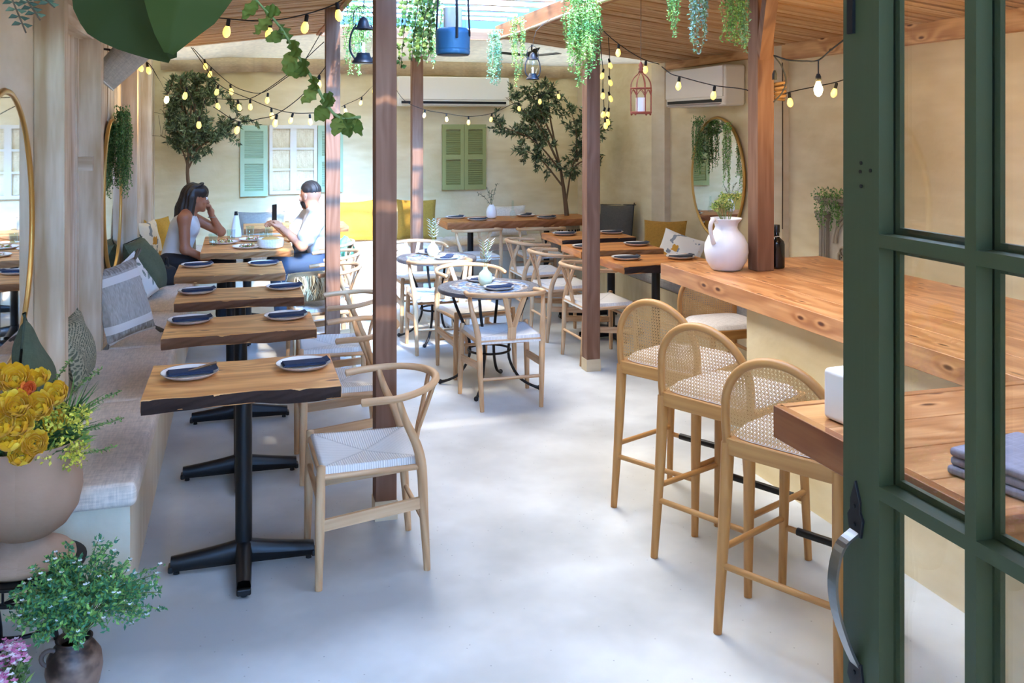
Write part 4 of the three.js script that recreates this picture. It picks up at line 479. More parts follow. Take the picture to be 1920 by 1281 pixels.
{ const t = thing('woven_shade', 'pale grey woven drum shade tilted on the boarded wall upright', 'lamp shade', [-0.70, 2.12, -6.2]); t.rotation.set(0.1, 0.25, -0.75); part('shade_body', lathe([[0.082, -0.15], [0.105, 0.15], [0.1, 0.152], [0.078, -0.146]], 36), M('#cfc6b8', { map: linenTex, bumpMap: weave, bumpScale: 0.003, roughness: 0.95, side: THREE.DoubleSide }), t); part('shade_ring', [new THREE.TorusGeometry(0.082, 0.004, 6, 32).rotateX(PI / 2).translate(0, -0.15, 0), new THREE.TorusGeometry(0.104, 0.004, 6, 32).rotateX(PI / 2).translate(0, 0.15, 0)], mat.white, t); part('wall_arm', bar([[0, 0, 0], [-0.1, 0.02, 0], [-0.17, -0.06, 0]], 0.008, 6, 6), mat.iron, t); }

// ---------- string lights ----------
const STRINGS={a:[[-0.37,2.38,-8.03],[-0.28,2.25,-7.93],[-0.15,2.07,-7.82],[0.09,1.95,-7.68],[0.25,1.88,-7.57],[0.4,1.84,-7.46],[0.63,1.84,-7.32]],
b:[[-0.37,2.4,-8.34],[-0.22,2.23,-8.15],[-0.06,2.08,-7.95],[0.05,2.02,-7.77],[0.18,2.0,-7.58],[0.34,2.1,-7.39],[0.45,2.19,-7.21],[0.59,2.43,-7.02]],
c:[[-0.25,1.96,-7.78],[-0.16,1.95,-7.63],[-0.0,1.94,-7.46],[0.1,1.95,-7.31],[0.34,2.11,-7.11],[0.6,2.35,-6.91]],
d:[[-0.18,1.88,-7.35],[-0.0,1.77,-7.19],[0.15,1.79,-7.05],[0.26,1.82,-6.91],[0.43,1.95,-6.76],[0.54,2.09,-6.62],[0.58,2.15,-6.51]],
e:[[-0.17,2.3,-4.84],[-0.11,2.27,-4.83],[-0.05,2.26,-4.81],[0.14,2.25,-4.75],[0.31,2.28,-4.7],[0.47,2.34,-4.66],[0.54,2.4,-4.64]],
f:[[-0.77,2.29,-7.94],[-0.75,2.26,-7.93],[-0.69,2.24,-7.91],[-0.6,2.1,-7.89],[-0.54,2.01,-7.87],[-0.4,2.04,-7.83],[-0.3,1.81,-7.8],[-0.25,1.96,-7.78]],
g:[[1.02,1.94,-9.71],[1.05,1.96,-9.68],[1.21,2.04,-9.62],[1.33,2.16,-9.56],[1.46,2.21,-9.51],[1.63,2.0,-9.44],[1.82,1.91,-9.37],[2.03,1.87,-9.29],[2.24,1.84,-9.21],[2.46,1.87,-9.13],[2.65,1.96,-9.05],[2.86,2.04,-8.98],[3.11,2.1,-8.88]],
h:[[2.25,2.46,-5.8],[2.34,2.38,-5.83],[2.46,2.29,-5.84],[2.64,2.19,-5.84],[2.77,2.16,-5.86]],
i:[[2.89,2.46,-7.07],[2.9,2.31,-7.07],[2.9,2.15,-7.07],[2.9,2.02,-7.07],[2.89,1.87,-7.07],[2.88,1.76,-7.08]],
j:[[2.79,2.47,-7.0],[2.8,2.32,-7.0],[2.81,2.2,-6.99],[2.81,2.04,-6.99],[2.82,1.89,-6.99],[2.83,1.78,-6.99]],
k:[[2.57,2.11,-5.4],[2.59,2.06,-5.31],[2.6,2.04,-5.22],[2.77,1.98,-5.09],[2.92,1.95,-4.97],[3.0,1.89,-4.86],[3.08,1.93,-4.76],[3.18,1.96,-4.65],[3.24,1.98,-4.55],[3.35,2.03,-4.44]],
l:[[2.75,2.11,-4.4],[2.79,2.08,-4.32],[2.84,2.07,-4.24],[2.86,2.07,-4.16],[2.89,2.12,-4.09],[2.95,2.2,-4.0],[3.01,2.3,-3.91]]};
const BULBS={a:[[-0.26,2.28,-7.93],[-0.16,2.07,-7.83],[0.09,1.95,-7.69],[0.25,1.88,-7.57],[0.4,1.84,-7.46],[0.53,1.83,-7.35]],
b:[[-0.22,2.23,-8.15],[-0.06,2.08,-7.95],[0.22,2.0,-7.57]],
c:[[-0.16,1.95,-7.63],[-0.0,1.94,-7.46]],
d:[[-0.0,1.77,-7.19],[0.26,1.82,-6.91],[0.54,2.09,-6.62]],
e:[[-0.05,2.26,-4.81],[0.15,2.25,-4.75],[0.32,2.28,-4.7],[0.47,2.34,-4.66]],
f:[[-0.75,2.26,-7.93],[-0.69,2.24,-7.91],[-0.54,2.01,-7.87],[-0.4,2.04,-7.83],[-0.3,1.81,-7.8]],
g:[[1.05,1.96,-9.68],[1.21,2.04,-9.62],[1.33,2.16,-9.56],[1.82,1.91,-9.37],[2.03,1.87,-9.29],[2.24,1.84,-9.21],[2.46,1.87,-9.13],[2.72,1.98,-9.03],[2.92,2.05,-8.96],[3.09,2.1,-8.89]],
h:[[2.46,2.29,-5.84],[2.66,2.18,-5.84]],
i:[[2.9,2.29,-7.07],[2.9,2.15,-7.07],[2.9,2.02,-7.07],[2.89,1.89,-7.07],[2.88,1.83,-7.07]],
j:[[2.81,2.2,-6.99],[2.81,2.04,-6.99],[2.82,1.89,-6.99],[2.83,1.8,-6.99]],
k:[[2.6,2.04,-5.22],[2.77,1.98,-5.09],[3.08,1.93,-4.76],[3.24,1.98,-4.55]],
l:[]};

const SN = { a: 'crossing before the back wall above the mint shutters', b: 'looping from the roof corner over the seated couple', c: 'sagging between the olive tree and the post by the man', d: 'rising from the mint shutters to the post by the man', e: 'running under the bench-side slatted roof', f: 'draped through the corner olive tree', g: 'strung along the back wall below the air conditioner', h: 'running from the bar-side roof to the birdcage lantern', i: 'hanging straight down beside the brown post', j: 'hanging in a cluster behind the brown post', k: 'strung across the bar-side wall air conditioner', l: 'with one bright bulb above the bar' };
const bulbG = lathe([[0, -0.062], [0.008, -0.06], [0.0165, -0.048], [0.0185, -0.036], [0.015, -0.018], [0.009, -0.006], [0.008, 0]], 12), sockG = lathe([[0, 0.03], [0.007, 0.03], [0.0095, 0.022], [0.0095, -0.006], [0, -0.006]], 10);
for (const k in STRINGS) { const t = thing('string_light', 'black string light cable ' + SN[k], 'string light'); part('cable', bar(STRINGS[k], k === 'l' ? 0.0045 : 0.0032, STRINGS[k].length * 8, 5), mat.rubber, t); BULBS[k].forEach((p, i) => { const hot = k === 'f' && i === 2, s = new THREE.Group(); s.name = 'lamp'; s.position.set(p[0], p[1] - 0.03, p[2]); s.rotation.set(rr(-0.2, 0.2), 0, rr(-0.3, 0.3)); s.scale.setScalar(k === 'e' || k === 'd' || k === 'f' ? 1.05 : 0.95); t.add(s); part('socket', sockG, mat.rubber, s); part('bulb', bulbG, hot ? mat.bulbHot : mat.bulb, s, 'yellow filament bulb');
    if (hot) { const pl = new THREE.PointLight('#ffdf9a', 0.25); pl.position.set(p[0], p[1] - 0.07, p[2]); scene.add(pl); } });
  if (k === 'l') { const p = [2.43, 2.05, -4.34], q = new THREE.Vector3(...STRINGS.l[3]); const s = new THREE.Group(); s.name = 'lamp'; s.position.copy(q); t.add(s); part('drop_cable', bar([[0, 0, 0], [0, -0.075, 0]], 0.0035, 2, 5), mat.rubber, s); part('socket', lathe([[0, -0.07], [0.008, -0.07], [0.014, -0.085], [0.014, -0.11], [0, -0.11]], 14), mat.rubber, s); part('bulb', lathe([[0.009, -0.108], [0.013, -0.12], [0.022, -0.142], [0.023, -0.155], [0.017, -0.176], [0.006, -0.187], [0, -0.188]], 18), mat.bulbHot, s, 'bright warm bulb'); const pl = new THREE.PointLight('#ffd890', 0.5); pl.position.copy(q).add(V(0, -0.15, 0)); scene.add(pl);
    const e = V(...STRINGS.l[0]); const c = []; for (const [dx, dy] of [[0, 0], [0.05, -0.06], [0.075, -0.14], [0.05, -0.2], [0.0, -0.25]]) c.push([e.x + dx, e.y + dy, e.z]); part('loose_cable', bar(c, 0.004, 24, 5), mat.rubber, t); part('empty_socket', lathe([[0, 0.02], [0.006, 0.02], [0.013, 0], [0.013, -0.03], [0, -0.03]], 12).translate(e.x + 0.005, e.y - 0.1, e.z), mat.rubber, t); } }
one('rope_knot', 'coil of brown rope tied behind the post on the bar', 'rope', (() => { const p = []; for (let i = 0; i <= 40; i++) { const a = i / 40 * PI * 8; p.push([0.03 * Math.cos(a), -0.1 * i / 40, 0.03 * Math.sin(a)]); } return bar(p, 0.009, 120, 6); })(), M('#9c7446', { roughness: 0.95 }), [2.925, 1.98, -4.62]);
one('wall_cable', 'thin black cable running down the bar-side wall beside the post', 'cable', bar([[XR - 0.066, 2.22, -6.255], [XR - 0.068, 1.6, -6.25], [XR - 0.066, 0.95, -6.255]], 0.005, 12, 5), mat.twig);
// ---------- hanging greenery ----------
const GR = { fresh: cols('#7fb04a', '#93c25c', '#6a9a40', '#a8cf74', '#5f8d3c'), blue: cols('#7fb489', '#93c69a', '#6aa57a', '#a9d3a6', '#86b56a'), dusty: cols('#8fb3a0', '#a5c4b0', '#7a9f8a', '#86ad72', '#b5cdb8'), deep: cols('#3f6a34', '#55823f', '#6b9a4a', '#4b7538', '#86ad5a'), mixed: cols('#7fa83e', '#a3b64c', '#8ab85a', '#6fa66a', '#c0b45a') };
function garland(label, pos, len, w, n, pal, leaf = 0.016, group, fill = 1) {
  const t = thing('trailing_plant', label, 'plant', pos), L = new Leaves(), st = [];
  n = Math.round(n * 1.4); for (let i = 0; i < n; i++) { const a = rr(0, 6.28), r = Math.sqrt(rnd()) * w / 2, l = len * rr(0.45, 1) * (1 - 0.25 * r / (w / 2)), x = Math.cos(a) * r, z = Math.sin(a) * r * 0.8, sx = rr(-0.02, 0.02), sz = rr(-0.02, 0.02); const P = (s) => V(x * (0.5 + 0.5 * Math.min(1, s * 6)) + sx * Math.sin(s * 4), 0.03 * Math.sin(Math.min(1, s * 5) * PI) - l * s, z + sz * Math.sin(s * 3 + 1));
    st.push(bar([0, 0.33, 0.66, 1].map((s) => P(s).toArray()), 0.0014, 6, 4, false)); for (let s = 0; s < 1; s += 0.0075 / l / fill) { const p = P(s), d = rdir(); d.y = d.y * 0.6 - 0.35; L.add(p, d, rdir(), leaf * rr(0.8, 1.45), leaf * 0.62, pick(pal), 0.3); } }
  for (let i = 0; i < 110; i++) L.add(V(rr(-w, w) * 0.42, rr(-0.02, 0.045), rr(-w, w) * 0.36), rdir().add(V(0, 0.3, 0)), rdir(), leaf * 1.4, leaf * 0.6, pick(pal));
  part('stems', st, mat.vine, t); part('foliage', L.geo(), mat.leaf, t); if (group) t.userData.group = group; return t;
}
garland('light green trailing plant hanging behind the black lantern on the bench-side roof edge', [0.76, 2.52, -6.2], 0.55, 0.2, 22, GR.fresh);
garland('blue green trailing plant hanging beside the first brown post in the open strip', [1.22, 2.62, -6.6], 0.46, 0.12, 13, GR.blue);
garland('green trailing plant hanging behind the blue lantern', [1.16, 2.55, -5.9], 0.52, 0.18, 16, GR.mixed, 0.02);
garland('narrow mint green trailing plant hanging from the far end of the roof-edge rope', [2.19, 2.55, -8.0], 0.57, 0.13, 17, GR.blue);
garland('wispy yellow green trailing plant hanging from the rope beside the small black lantern', [2.17, 2.58, -7.25], 0.58, 0.13, 12, GR.mixed);
garland('bushy light green trailing plant hanging above the brown post', [2.15, 2.56, -5.7], 0.62, 0.25, 44, GR.fresh, 0.018);
garland('short green trailing plant hanging under the bar-side roof behind the post brace', [2.24, 2.5, -4.56], 0.33, 0.085, 11, GR.fresh, 0.015);
garland('dusty grey green trailing plant hanging before the white air conditioner', [2.32, 2.5, -4.43], 0.48, 0.1, 15, GR.dusty, 0.016);
garland('bright green trailing plant hanging beside the brown bar post', [2.44, 2.5, -4.3], 0.44, 0.1, 14, GR.fresh, 0.016);
garland('blue green trailing plant hanging against the brown bar post', [2.55, 2.5, -4.35], 0.46, 0.09, 13, GR.blue, 0.016);
garland('green trailing plant hanging over the boarded wall mirror', [-0.795, 1.83, -7.22], 0.72, 0.2, 46, GR.deep, 0.02).scale.set(0.6, 1, 1.5);
garland('green trailing plant hung over the top of the bar-side wall mirror', [XR - 0.09, 1.78, -7.55], 0.55, 0.2, 20, GR.deep, 0.018).scale.set(0.45, 1, 1.2);
garland('narrow green trailing plant hung down the edge of the bar-side wall mirror', [XR - 0.09, 1.72, -7.05], 0.62, 0.13, 14, GR.fresh, 0.018).scale.set(0.5, 1, 1.0);
{ const t = thing('trailing_plant', 'dark round-leaved trailing branches hanging in front of the blue lantern', 'plant', [0.84, 2.55, -4.4]), L = new Leaves(), st = [], c = cols('#4c6128', '#5e7430', '#748a3c', '#3d5220', '#8a9a50'); for (let i = 0; i < 7; i++) { const x = rr(-0.09, 0.09), z = rr(-0.05, 0.05), l = rr(0.35, 0.55), P = (s) => V(x * Math.min(1, s * 4) + 0.02 * Math.sin(s * 5), -l * s, z * Math.min(1, s * 4)); st.push(bar([0, 0.33, 0.66, 1].map((s) => P(s).toArray()), 0.002, 8, 5)); for (let s = 0.02; s < 1; s += 0.022 / l) for (const q of [0, 1, 2]) { const a = rr(0, 6.28); L.add(P(s), V(Math.cos(a), rr(-0.5, 0.3), Math.sin(a)), V(0, 1, 0.2), 0.03, 0.024, pick(c), 0.15); } } part('stems', st, mat.twig, t); part('leaves', L.geo(), mat.bigLeaf, t); }

// ---------- olive trees ----------
function olive(label, pos, trunk, tips, leafN, spread, pal, pot) {
  const t = thing('olive_tree', label, 'tree', pos), L = new Leaves(), br = [], tw = []; part('trunk', bar(trunk.pts, trunk.r, 20, 9), mat.trunk, t);
  for (const b of tips) { const s = V(...b[0]), e = V(...b[1]), m = s.clone().lerp(e, 0.5).add(V(rr(-0.06, 0.06), rr(0.02, 0.1), rr(-0.06, 0.06))); br.push(bar([s.toArray(), m.toArray(), e.toArray()], [0.012, 0.008, 0.003], 10, 6)); const cu = new THREE.CatmullRomCurve3([s, m, e]);
    const K = b[2] ?? 14; for (let k = 0; k < K; k++) { const u = 0.3 + 0.7 * (k + rnd()) / K, p = cu.getPoint(Math.min(1, u)), d = rdir().multiplyScalar(1).add(V(0, 0.35, 0)).normalize(), l = rr(0.08, spread); if (p.y + d.y * l + pos[1] > 2.3) d.y = -Math.abs(d.y); const q = p.clone().addScaledVector(d, l); tw.push(bar([p.toArray(), p.clone().lerp(q, 0.5).add(V(0, 0.012, 0)).toArray(), q.toArray()], 0.0018, 4, 4, false)); for (let i = 0; i < leafN; i++) { const a = p.clone().lerp(q, rr(0.2, 1)); const dd = d.clone().multiplyScalar(0.7).add(rdir()); if (a.x + pos[0] < -0.7 || a.x + pos[0] > 3.98 || a.y + pos[1] > 2.27 || a.z + pos[2] < -10.68) continue; L.add(a, dd, rdir(), rr(0.045, 0.08), rr(0.015, 0.022), pick(pal), 0.15); } } }
  part('branches', br, mat.trunk, t); part('twigs', tw, mat.twig, t); part('foliage', L.geo(), mat.leaf, t); return t; }
const OL = cols('#4a5a34', '#5d6e40', '#39482a', '#6f7f52', '#8a956e', '#2f3c24');
olive('tall olive tree in the back corner behind the seated woman', [-0.47, 0.451, -10.3], { pts: [[0.02, 0, 0], [0.0, 0.45, 0], [-0.04, 0.8, 0], [-0.02, 1.1, 0], [0, 1.6, 0]], r: [0.026, 0.022, 0.018, 0.014, 0.006] },
  [[[-0.03, 0.85, 0], [-0.3, 1.2, 0.12], 16], [[-0.03, 0.85, 0], [0.25, 1.15, 0.1], 16], [[-0.02, 1.0, 0], [0.5, 1.42, 0.08], 20], [[-0.02, 1.0, 0], [-0.28, 1.45, 0.1], 18], [[0, 1.1, 0], [-0.1, 1.78, 0.15], 20], [[0, 1.2, 0], [0.2, 1.75, 0.05], 16], [[0, 1.3, 0], [-0.22, 1.75, 0.0], 16], [[0, 1.3, 0], [0.05, 1.82, 0.05], 18], [[-0.02, 0.95, 0], [0.05, 1.3, 0.3], 18], [[-0.02, 0.95, 0], [-0.15, 1.25, 0.3], 16]], 38, 0.24, OL);
olive('spreading olive tree in a patterned basket at one end of the long back table', [3.5, 0.45, -9.72], { pts: [[0.0, 0.1, 0], [-0.03, 0.4, 0], [-0.06, 0.62, 0], [-0.1, 0.85, 0], [-0.16, 1.1, 0]], r: [0.03, 0.026, 0.02, 0.014, 0.008] },
  [[[-0.06, 0.62, 0], [-0.55, 1.05, 0.05], 16], [[-0.09, 0.8, 0], [-0.85, 1.32, 0], 22], [[-0.1, 0.85, 0], [-0.75, 1.6, 0.1], 22], [[-0.1, 0.85, 0], [-0.4, 1.45, 0], 16], [[-0.16, 1.1, 0], [-0.25, 1.75, 0.05], 20], [[-0.16, 1.1, 0], [-0.5, 1.72, 0.1], 18], [[-0.03, 0.45, 0], [0.12, 1.05, 0.05], 12], [[0.08, 0.9, 0.04], [0.3, 1.2, 0.1], 16], [[0.08, 0.9, 0.04], [0.0, 1.45, 0.1], 18], [[0.06, 0.85, 0.04], [0.35, 0.9, 0.1], 12]], 30, 0.24, OL);
{ const t = thing('plant_basket', 'cream basket with black woven dashes holding the spreading olive tree', 'basket', [3.5, 0.45, -9.72]); part('basket_body', lathe([[0, 0], [0.1, 0], [0.115, 0.02], [0.125, 0.2], [0.12, 0.205], [0.11, 0.19], [0, 0.18]], 36), M('#d9c19a', { map: linenTex, bumpMap: weave, bumpScale: 0.002, roughness: 0.95 }), t); const g = []; for (let r = 0; r < 3; r++) for (let k = 0; k < 20; k++) { const a = (k + r * 0.5) / 20 * 2 * PI, y = 0.06 + r * 0.045, R = 0.1185 + y * 0.035; g.push(new THREE.BoxGeometry(0.006, 0.024, 0.016).rotateY(-a).translate(Math.cos(a) * R, y, Math.sin(a) * R)); } part('woven_dashes', g, mat.black, t); }

// ---------- flowers by the doorway ----------
{ const t = thing('plant_stand', 'black iron plant stand under the terracotta urn', 'stand', [-0.65, 0, -3.3]); part('stand_top', [lathe([[0, 0.317], [0.17, 0.317], [0.176, 0.322], [0.176, 0.333], [0, 0.333]], 40)], mat.black, t); for (let k = 0; k < 4; k++) { const a = k * PI / 2 + 0.4; part('stand_leg', bar([[Math.cos(a) * 0.16, 0.325, Math.sin(a) * 0.16], [Math.cos(a) * 0.13, 0.16, Math.sin(a) * 0.13], [Math.cos(a) * 0.16, 0, Math.sin(a) * 0.16]], 0.009, 10, 6), mat.black, t); } part('stand_ring', [new THREE.TorusGeometry(0.135, 0.007, 6, 36).rotateX(PI / 2).translate(0, 0.16, 0), new THREE.TorusGeometry(0.158, 0.007, 6, 36).rotateX(PI / 2).translate(0, 0.27, 0)], mat.black, t); for (let k = 0; k < 14; k++) { const a = k / 14 * 6.283; part('stand_spindle', bar([[Math.cos(a) * 0.158, 0.325, Math.sin(a) * 0.158], [Math.cos(a) * 0.158, 0.27, Math.sin(a) * 0.158]], 0.004, 2, 5), mat.black, t); } }
{ const t = thing('flower_urn', 'large pale terracotta pedestal urn on the black stand', 'urn', [-0.65, 0.335, -3.3]); t.scale.setScalar(1.09); part('urn_bowl', lathe([[0.05, 0.075], [0.075, 0.085], [0.11, 0.11], [0.14, 0.155], [0.152, 0.21], [0.15, 0.26], [0.146, 0.30], [0.15, 0.345], [0.158, 0.362], [0.150, 0.36], [0.138, 0.33], [0.135, 0.28], [0, 0.27]], 56), M('#a98a74', { map: plasterTex, bumpMap: plasterBump, bumpScale: 0.002, roughness: 0.85 }), t); part('urn_foot', lathe([[0, 0], [0.128, 0], [0.134, 0.008], [0.132, 0.02], [0.122, 0.026], [0.118, 0.034], [0.1, 0.042], [0.072, 0.06], [0.062, 0.075], [0.05, 0.085], [0, 0.085]], 56), M('#b0917a', { map: plasterTex, bumpMap: plasterBump, bumpScale: 0.002, roughness: 0.85 }), t); }
function petals(R, n, el0, el1, w, cup, cc) { const out = []; for (let k = 0; k < n; k++) { const a0 = (k + rr(-0.2, 0.2)) / n * 2 * PI, col = pick(cc); out.push(tint(surf(6, 5, (u, v) => { const s = (u * 2 - 1), e = lerp(el0, el1, Math.pow(v, 0.8) * (1 - 0.22 * s * s)), a = a0 + s * w * Math.sqrt(Math.sin(PI * clamp(0.12 + 0.8 * v))), r = R * (1 + 0.06 * Math.sin(k * 5 + s * 3) * v + cup * v * v); return [Math.cos(a) * Math.sin(e) * r, R * 0.55 - Math.cos(e) * r, Math.sin(a) * Math.sin(e) * r]; }), col)); } return out; }
function bloom(R, colors, layers = 5) { const g = []; for (let l = 0; l < layers; l++) { const t = l / (layers - 1); g.push(...petals(R * lerp(0.3, 0.95, t), 4 + Math.round(t * 4), 0.25, lerp(2.55, 1.75, t), lerp(0.95, 0.62, t), lerp(0, 0.16, t), colors)); } return join(g); }
{ const t = thing('flower_bouquet', 'dense bouquet of yellow ranunculus and greenery filling the terracotta urn', 'flowers', [-0.65, 0.645, -3.3]); t.scale.setScalar(1.1); const YC = cols('#f2c410', '#f7d32a', '#e9b40c', '#f9dc4a', '#efbf18'), OC = cols('#e8701c', '#f08a2c', '#d85a14'), L = new Leaves(), st = [];
  const heads = [[0.0, 0.215, 0.13, 0.058], [-0.13, 0.13, 0.1, 0.055], [-0.035, 0.165, 0.15, 0.06], [0.085, 0.215, 0.05, 0.055], [-0.06, 0.275, 0.04, 0.055], [0.02, 0.08, 0.16, 0.05], [-0.02, 0.27, 0.06, 0.062], [-0.055, 0.205, 0.12, 0.066], [0.055, 0.2, 0.1, 0.058], [0.01, 0.165, 0.14, 0.06], [-0.07, 0.14, 0.14, 0.055], [-0.01, 0.12, 0.165, 0.05], [0.05, 0.115, 0.15, 0.05], [-0.12, 0.2, 0.06, 0.05], [-0.1, 0.1, 0.13, 0.045], [0.03, 0.25, 0.0, 0.05], [-0.09, 0.25, -0.02, 0.055], [0.09, 0.15, 0.07, 0.045]];
  const BG = [bloom(1, YC, 6), bloom(1, YC, 5), bloom(1, YC, 6)]; heads.forEach(([x, y, z, r], i) => { const b = part('ranunculus', BG[i % 3], mat.petal, t, i ? undefined : 'ruffled yellow flower'); b.position.set(x, y - 0.01, z); b.scale.setScalar(r * 0.66); b.rotation.set(0.75 + rr(-0.3, 0.3), rr(0, 6), rr(-0.35, 0.35)); st.push(bar([[x * 0.3, 0, z * 0.3], [x * 0.7, y * 0.6, z * 0.7], [x, y - 0.01, z]], 0.003, 6, 5)); });
  [[0.022, 0.24, 0.1, 0.022], [-0.1, 0.17, 0.12, 0.026], [-0.13, 0.15, 0.12, 0.03]].forEach(([x, y, z, r]) => { const b = part('orange_bud', bloom(1, OC, 4), mat.petal, t, 'small orange bud'); b.position.set(x, y, z); b.scale.setScalar(r); b.rotation.x = 0.6; });
  const G = cols('#4d7a34', '#3c6428', '#6b9440', '#2f5222', '#86a64c'), YG = cols('#c9c23a', '#a9ae38', '#d8cf4a', '#8f9c34', '#e2d860');
  for (let i = 0; i < 420; i++) { const a = rr(0, 6.28), r = rr(0.04, 0.13), p = V(Math.cos(a) * r, rr(0.03, 0.12), Math.sin(a) * r); L.add(p, V(Math.cos(a), rr(0.15, 0.9), Math.sin(a)), rdir(), rr(0.04, 0.085), rr(0.008, 0.02), pick(G), 0.2, 0.2); }
  for (let i = 0; i < 60; i++) { const a = rr(-1.1, 0.9), l = rr(0.14, 0.25), p = V(0.04, 0.04, 0.02); L.add(p, V(Math.cos(a), rr(0.5, 1.4), -Math.sin(a) * 0.6), rdir(), l, 0.009, pick(G), 0.2, 0.3); }
  for (let i = 0; i < 46; i++) { const c = V(rr(0.06, 0.17), rr(0.02, 0.17), rr(0.0, 0.13)); for (let k = 0; k < 22; k++) L.add(c.clone().addScaledVector(rdir(), 0.02), rdir(), rdir(), rr(0.009, 0.016), 0.009, pick(YG), 0.2); }
  for (const [dx, dy, dz] of [[0.26, 0.2, 0.02], [0.27, 0.13, 0.06], [0.25, 0.06, 0.1], [0.2, 0.26, -0.02], [0.12, 0.3, 0.0]]) { const p = [[0.03, 0, 0], [dx * 0.6, dy * 0.75, dz], [dx, dy, dz]]; st.push(bar(p, 0.0018, 8, 5)); const cu = new THREE.CatmullRomCurve3(p.map((q) => V(...q))); for (let k = 0; k < 40; k++) L.add(cu.getPoint(0.5 + k / 80), rdir(), rdir(), 0.013, 0.005, pick(G)); }
  part('stems', st, mat.vine, t); part('greenery', L.geo(), mat.leaf, t); }
{ const t = thing('clay_jar', 'small weathered brown clay jar on the floor below the white-flowered bush', 'jar', [-0.475, 0.001, -3.07]); t.scale.setScalar(1.15); part('jar_body', lathe([[0, 0], [0.04, 0], [0.05, 0.008], [0.062, 0.04], [0.07, 0.08], [0.066, 0.115], [0.05, 0.14], [0.042, 0.15], [0.046, 0.16], [0.038, 0.158], [0.034, 0.14]], 40), M('#8b7466', { map: tex(256, (u, v) => mixc([0.35, 0.26, 0.22], [1.0, 0.95, 0.9], smooth(0.38, 0.62, fbm(u, v, 4, 4, 5))), 1), roughness: 0.5 }), t); part('jar_ear', new THREE.TorusGeometry(0.02, 0.006, 6, 16).translate(-0.055, 0.125, 0.02), M('#6a5348', { roughness: 0.6 }), t); }
{ const t = thing('flowering_bush', 'bushy green plant with tiny white flowers growing from the clay jar', 'plant', [-0.475, 0.165, -3.07]), L = new Leaves(), W = new Leaves(), st = [], G = cols('#3f7a44', '#54914c', '#2f6a44', '#79a84c', '#4a8a66', '#8fb85c'), WH = cols('#f2f4f2', '#dfe8ee', '#ffffff');
  for (let i = 0; i < 190; i++) { const a = rr(0, 6.28), r = Math.sqrt(rnd()), e = V(Math.cos(a) * r * 0.21 + 0.02, 0.06 + rr(0.02, 0.27) * (1.1 - 0.6 * r), Math.sin(a) * r * 0.16 + 0.02); if (e.x > 0.06) e.x *= 1.12; const m = e.clone().multiplyScalar(0.5).add(V(0, 0.06, 0)); st.push(bar([[0, 0, 0], m.toArray(), e.toArray()], 0.0013, 5, 4, false)); for (let k = 0; k < 36; k++) { const p = m.clone().lerp(e, rr(0, 1.05)).addScaledVector(rdir(), 0.008); L.add(p, rdir().add(V(0, 0.2, 0)), rdir(), rr(0.012, 0.021), rr(0.007, 0.011), pick(G), 0.2); } if (rnd() < 0.55) { const p = e.clone().addScaledVector(rdir(), 0.006); for (let k = 0; k < 5; k++) { const b = k / 5 * 6.28; W.add(p, V(Math.cos(b), 0.5, Math.sin(b)), V(-Math.sin(b), 0, Math.cos(b)), 0.009, 0.008, pick(WH), 0); } } }
  part('stems', st, mat.vine, t); part('foliage', L.geo(), mat.leaf, t); part('white_flowers', W.geo(), mat.petal, t); }
{ const t = thing('pink_flowers', 'pink and white small-flowered potted plant on the floor below the urn', 'plant', [-0.66, 0, -2.86]), W = new Leaves(), L = new Leaves(), PK = cols('#e58ab8', '#f0b4d2', '#fae6f0', '#d46aa4', '#ffffff'), G = cols('#5a7c3a', '#7f9a50', '#4a6a30'); part('pot', lathe([[0, 0], [0.06, 0], [0.075, 0.09], [0.08, 0.1], [0.072, 0.1], [0, 0.085]], 28), M('#6e5a4c', { roughness: 0.85 }), t); const st = [];
  for (let i = 0; i < 26; i++) { const a = rr(0, 6.28), r = Math.sqrt(rnd()) * 0.12, c = V(Math.cos(a) * r, 0.26 - r * 0.5 + rr(-0.03, 0.05), Math.sin(a) * r); st.push(bar([[0, 0.08, 0], [c.x * 0.6, c.y * 0.7, c.z * 0.6], c.toArray()], 0.002, 4, 4)); for (let k = 0; k < 16; k++) { const p = c.clone().add(V(rr(-0.025, 0.025), rr(-0.006, 0.012), rr(-0.025, 0.025))); const col = pick(PK); for (let q = 0; q < 4; q++) { const b = q / 4 * 6.28 + k; W.add(p, V(Math.cos(b), 0.35, Math.sin(b)), V(-Math.sin(b), 0, Math.cos(b)), 0.009, 0.009, col, 0.1); } } for (let k = 0; k < 12; k++) L.add(c.clone().add(V(rr(-0.03, 0.03), rr(-0.1, -0.01), rr(-0.03, 0.03))), rdir(), rdir(), 0.03, 0.016, pick(G)); }
  part('stems', st, mat.vine, t); part('foliage', L.geo(), mat.leaf, t); part('blossoms', W.geo(), mat.petal, t, 'pink and white blossom clusters'); }
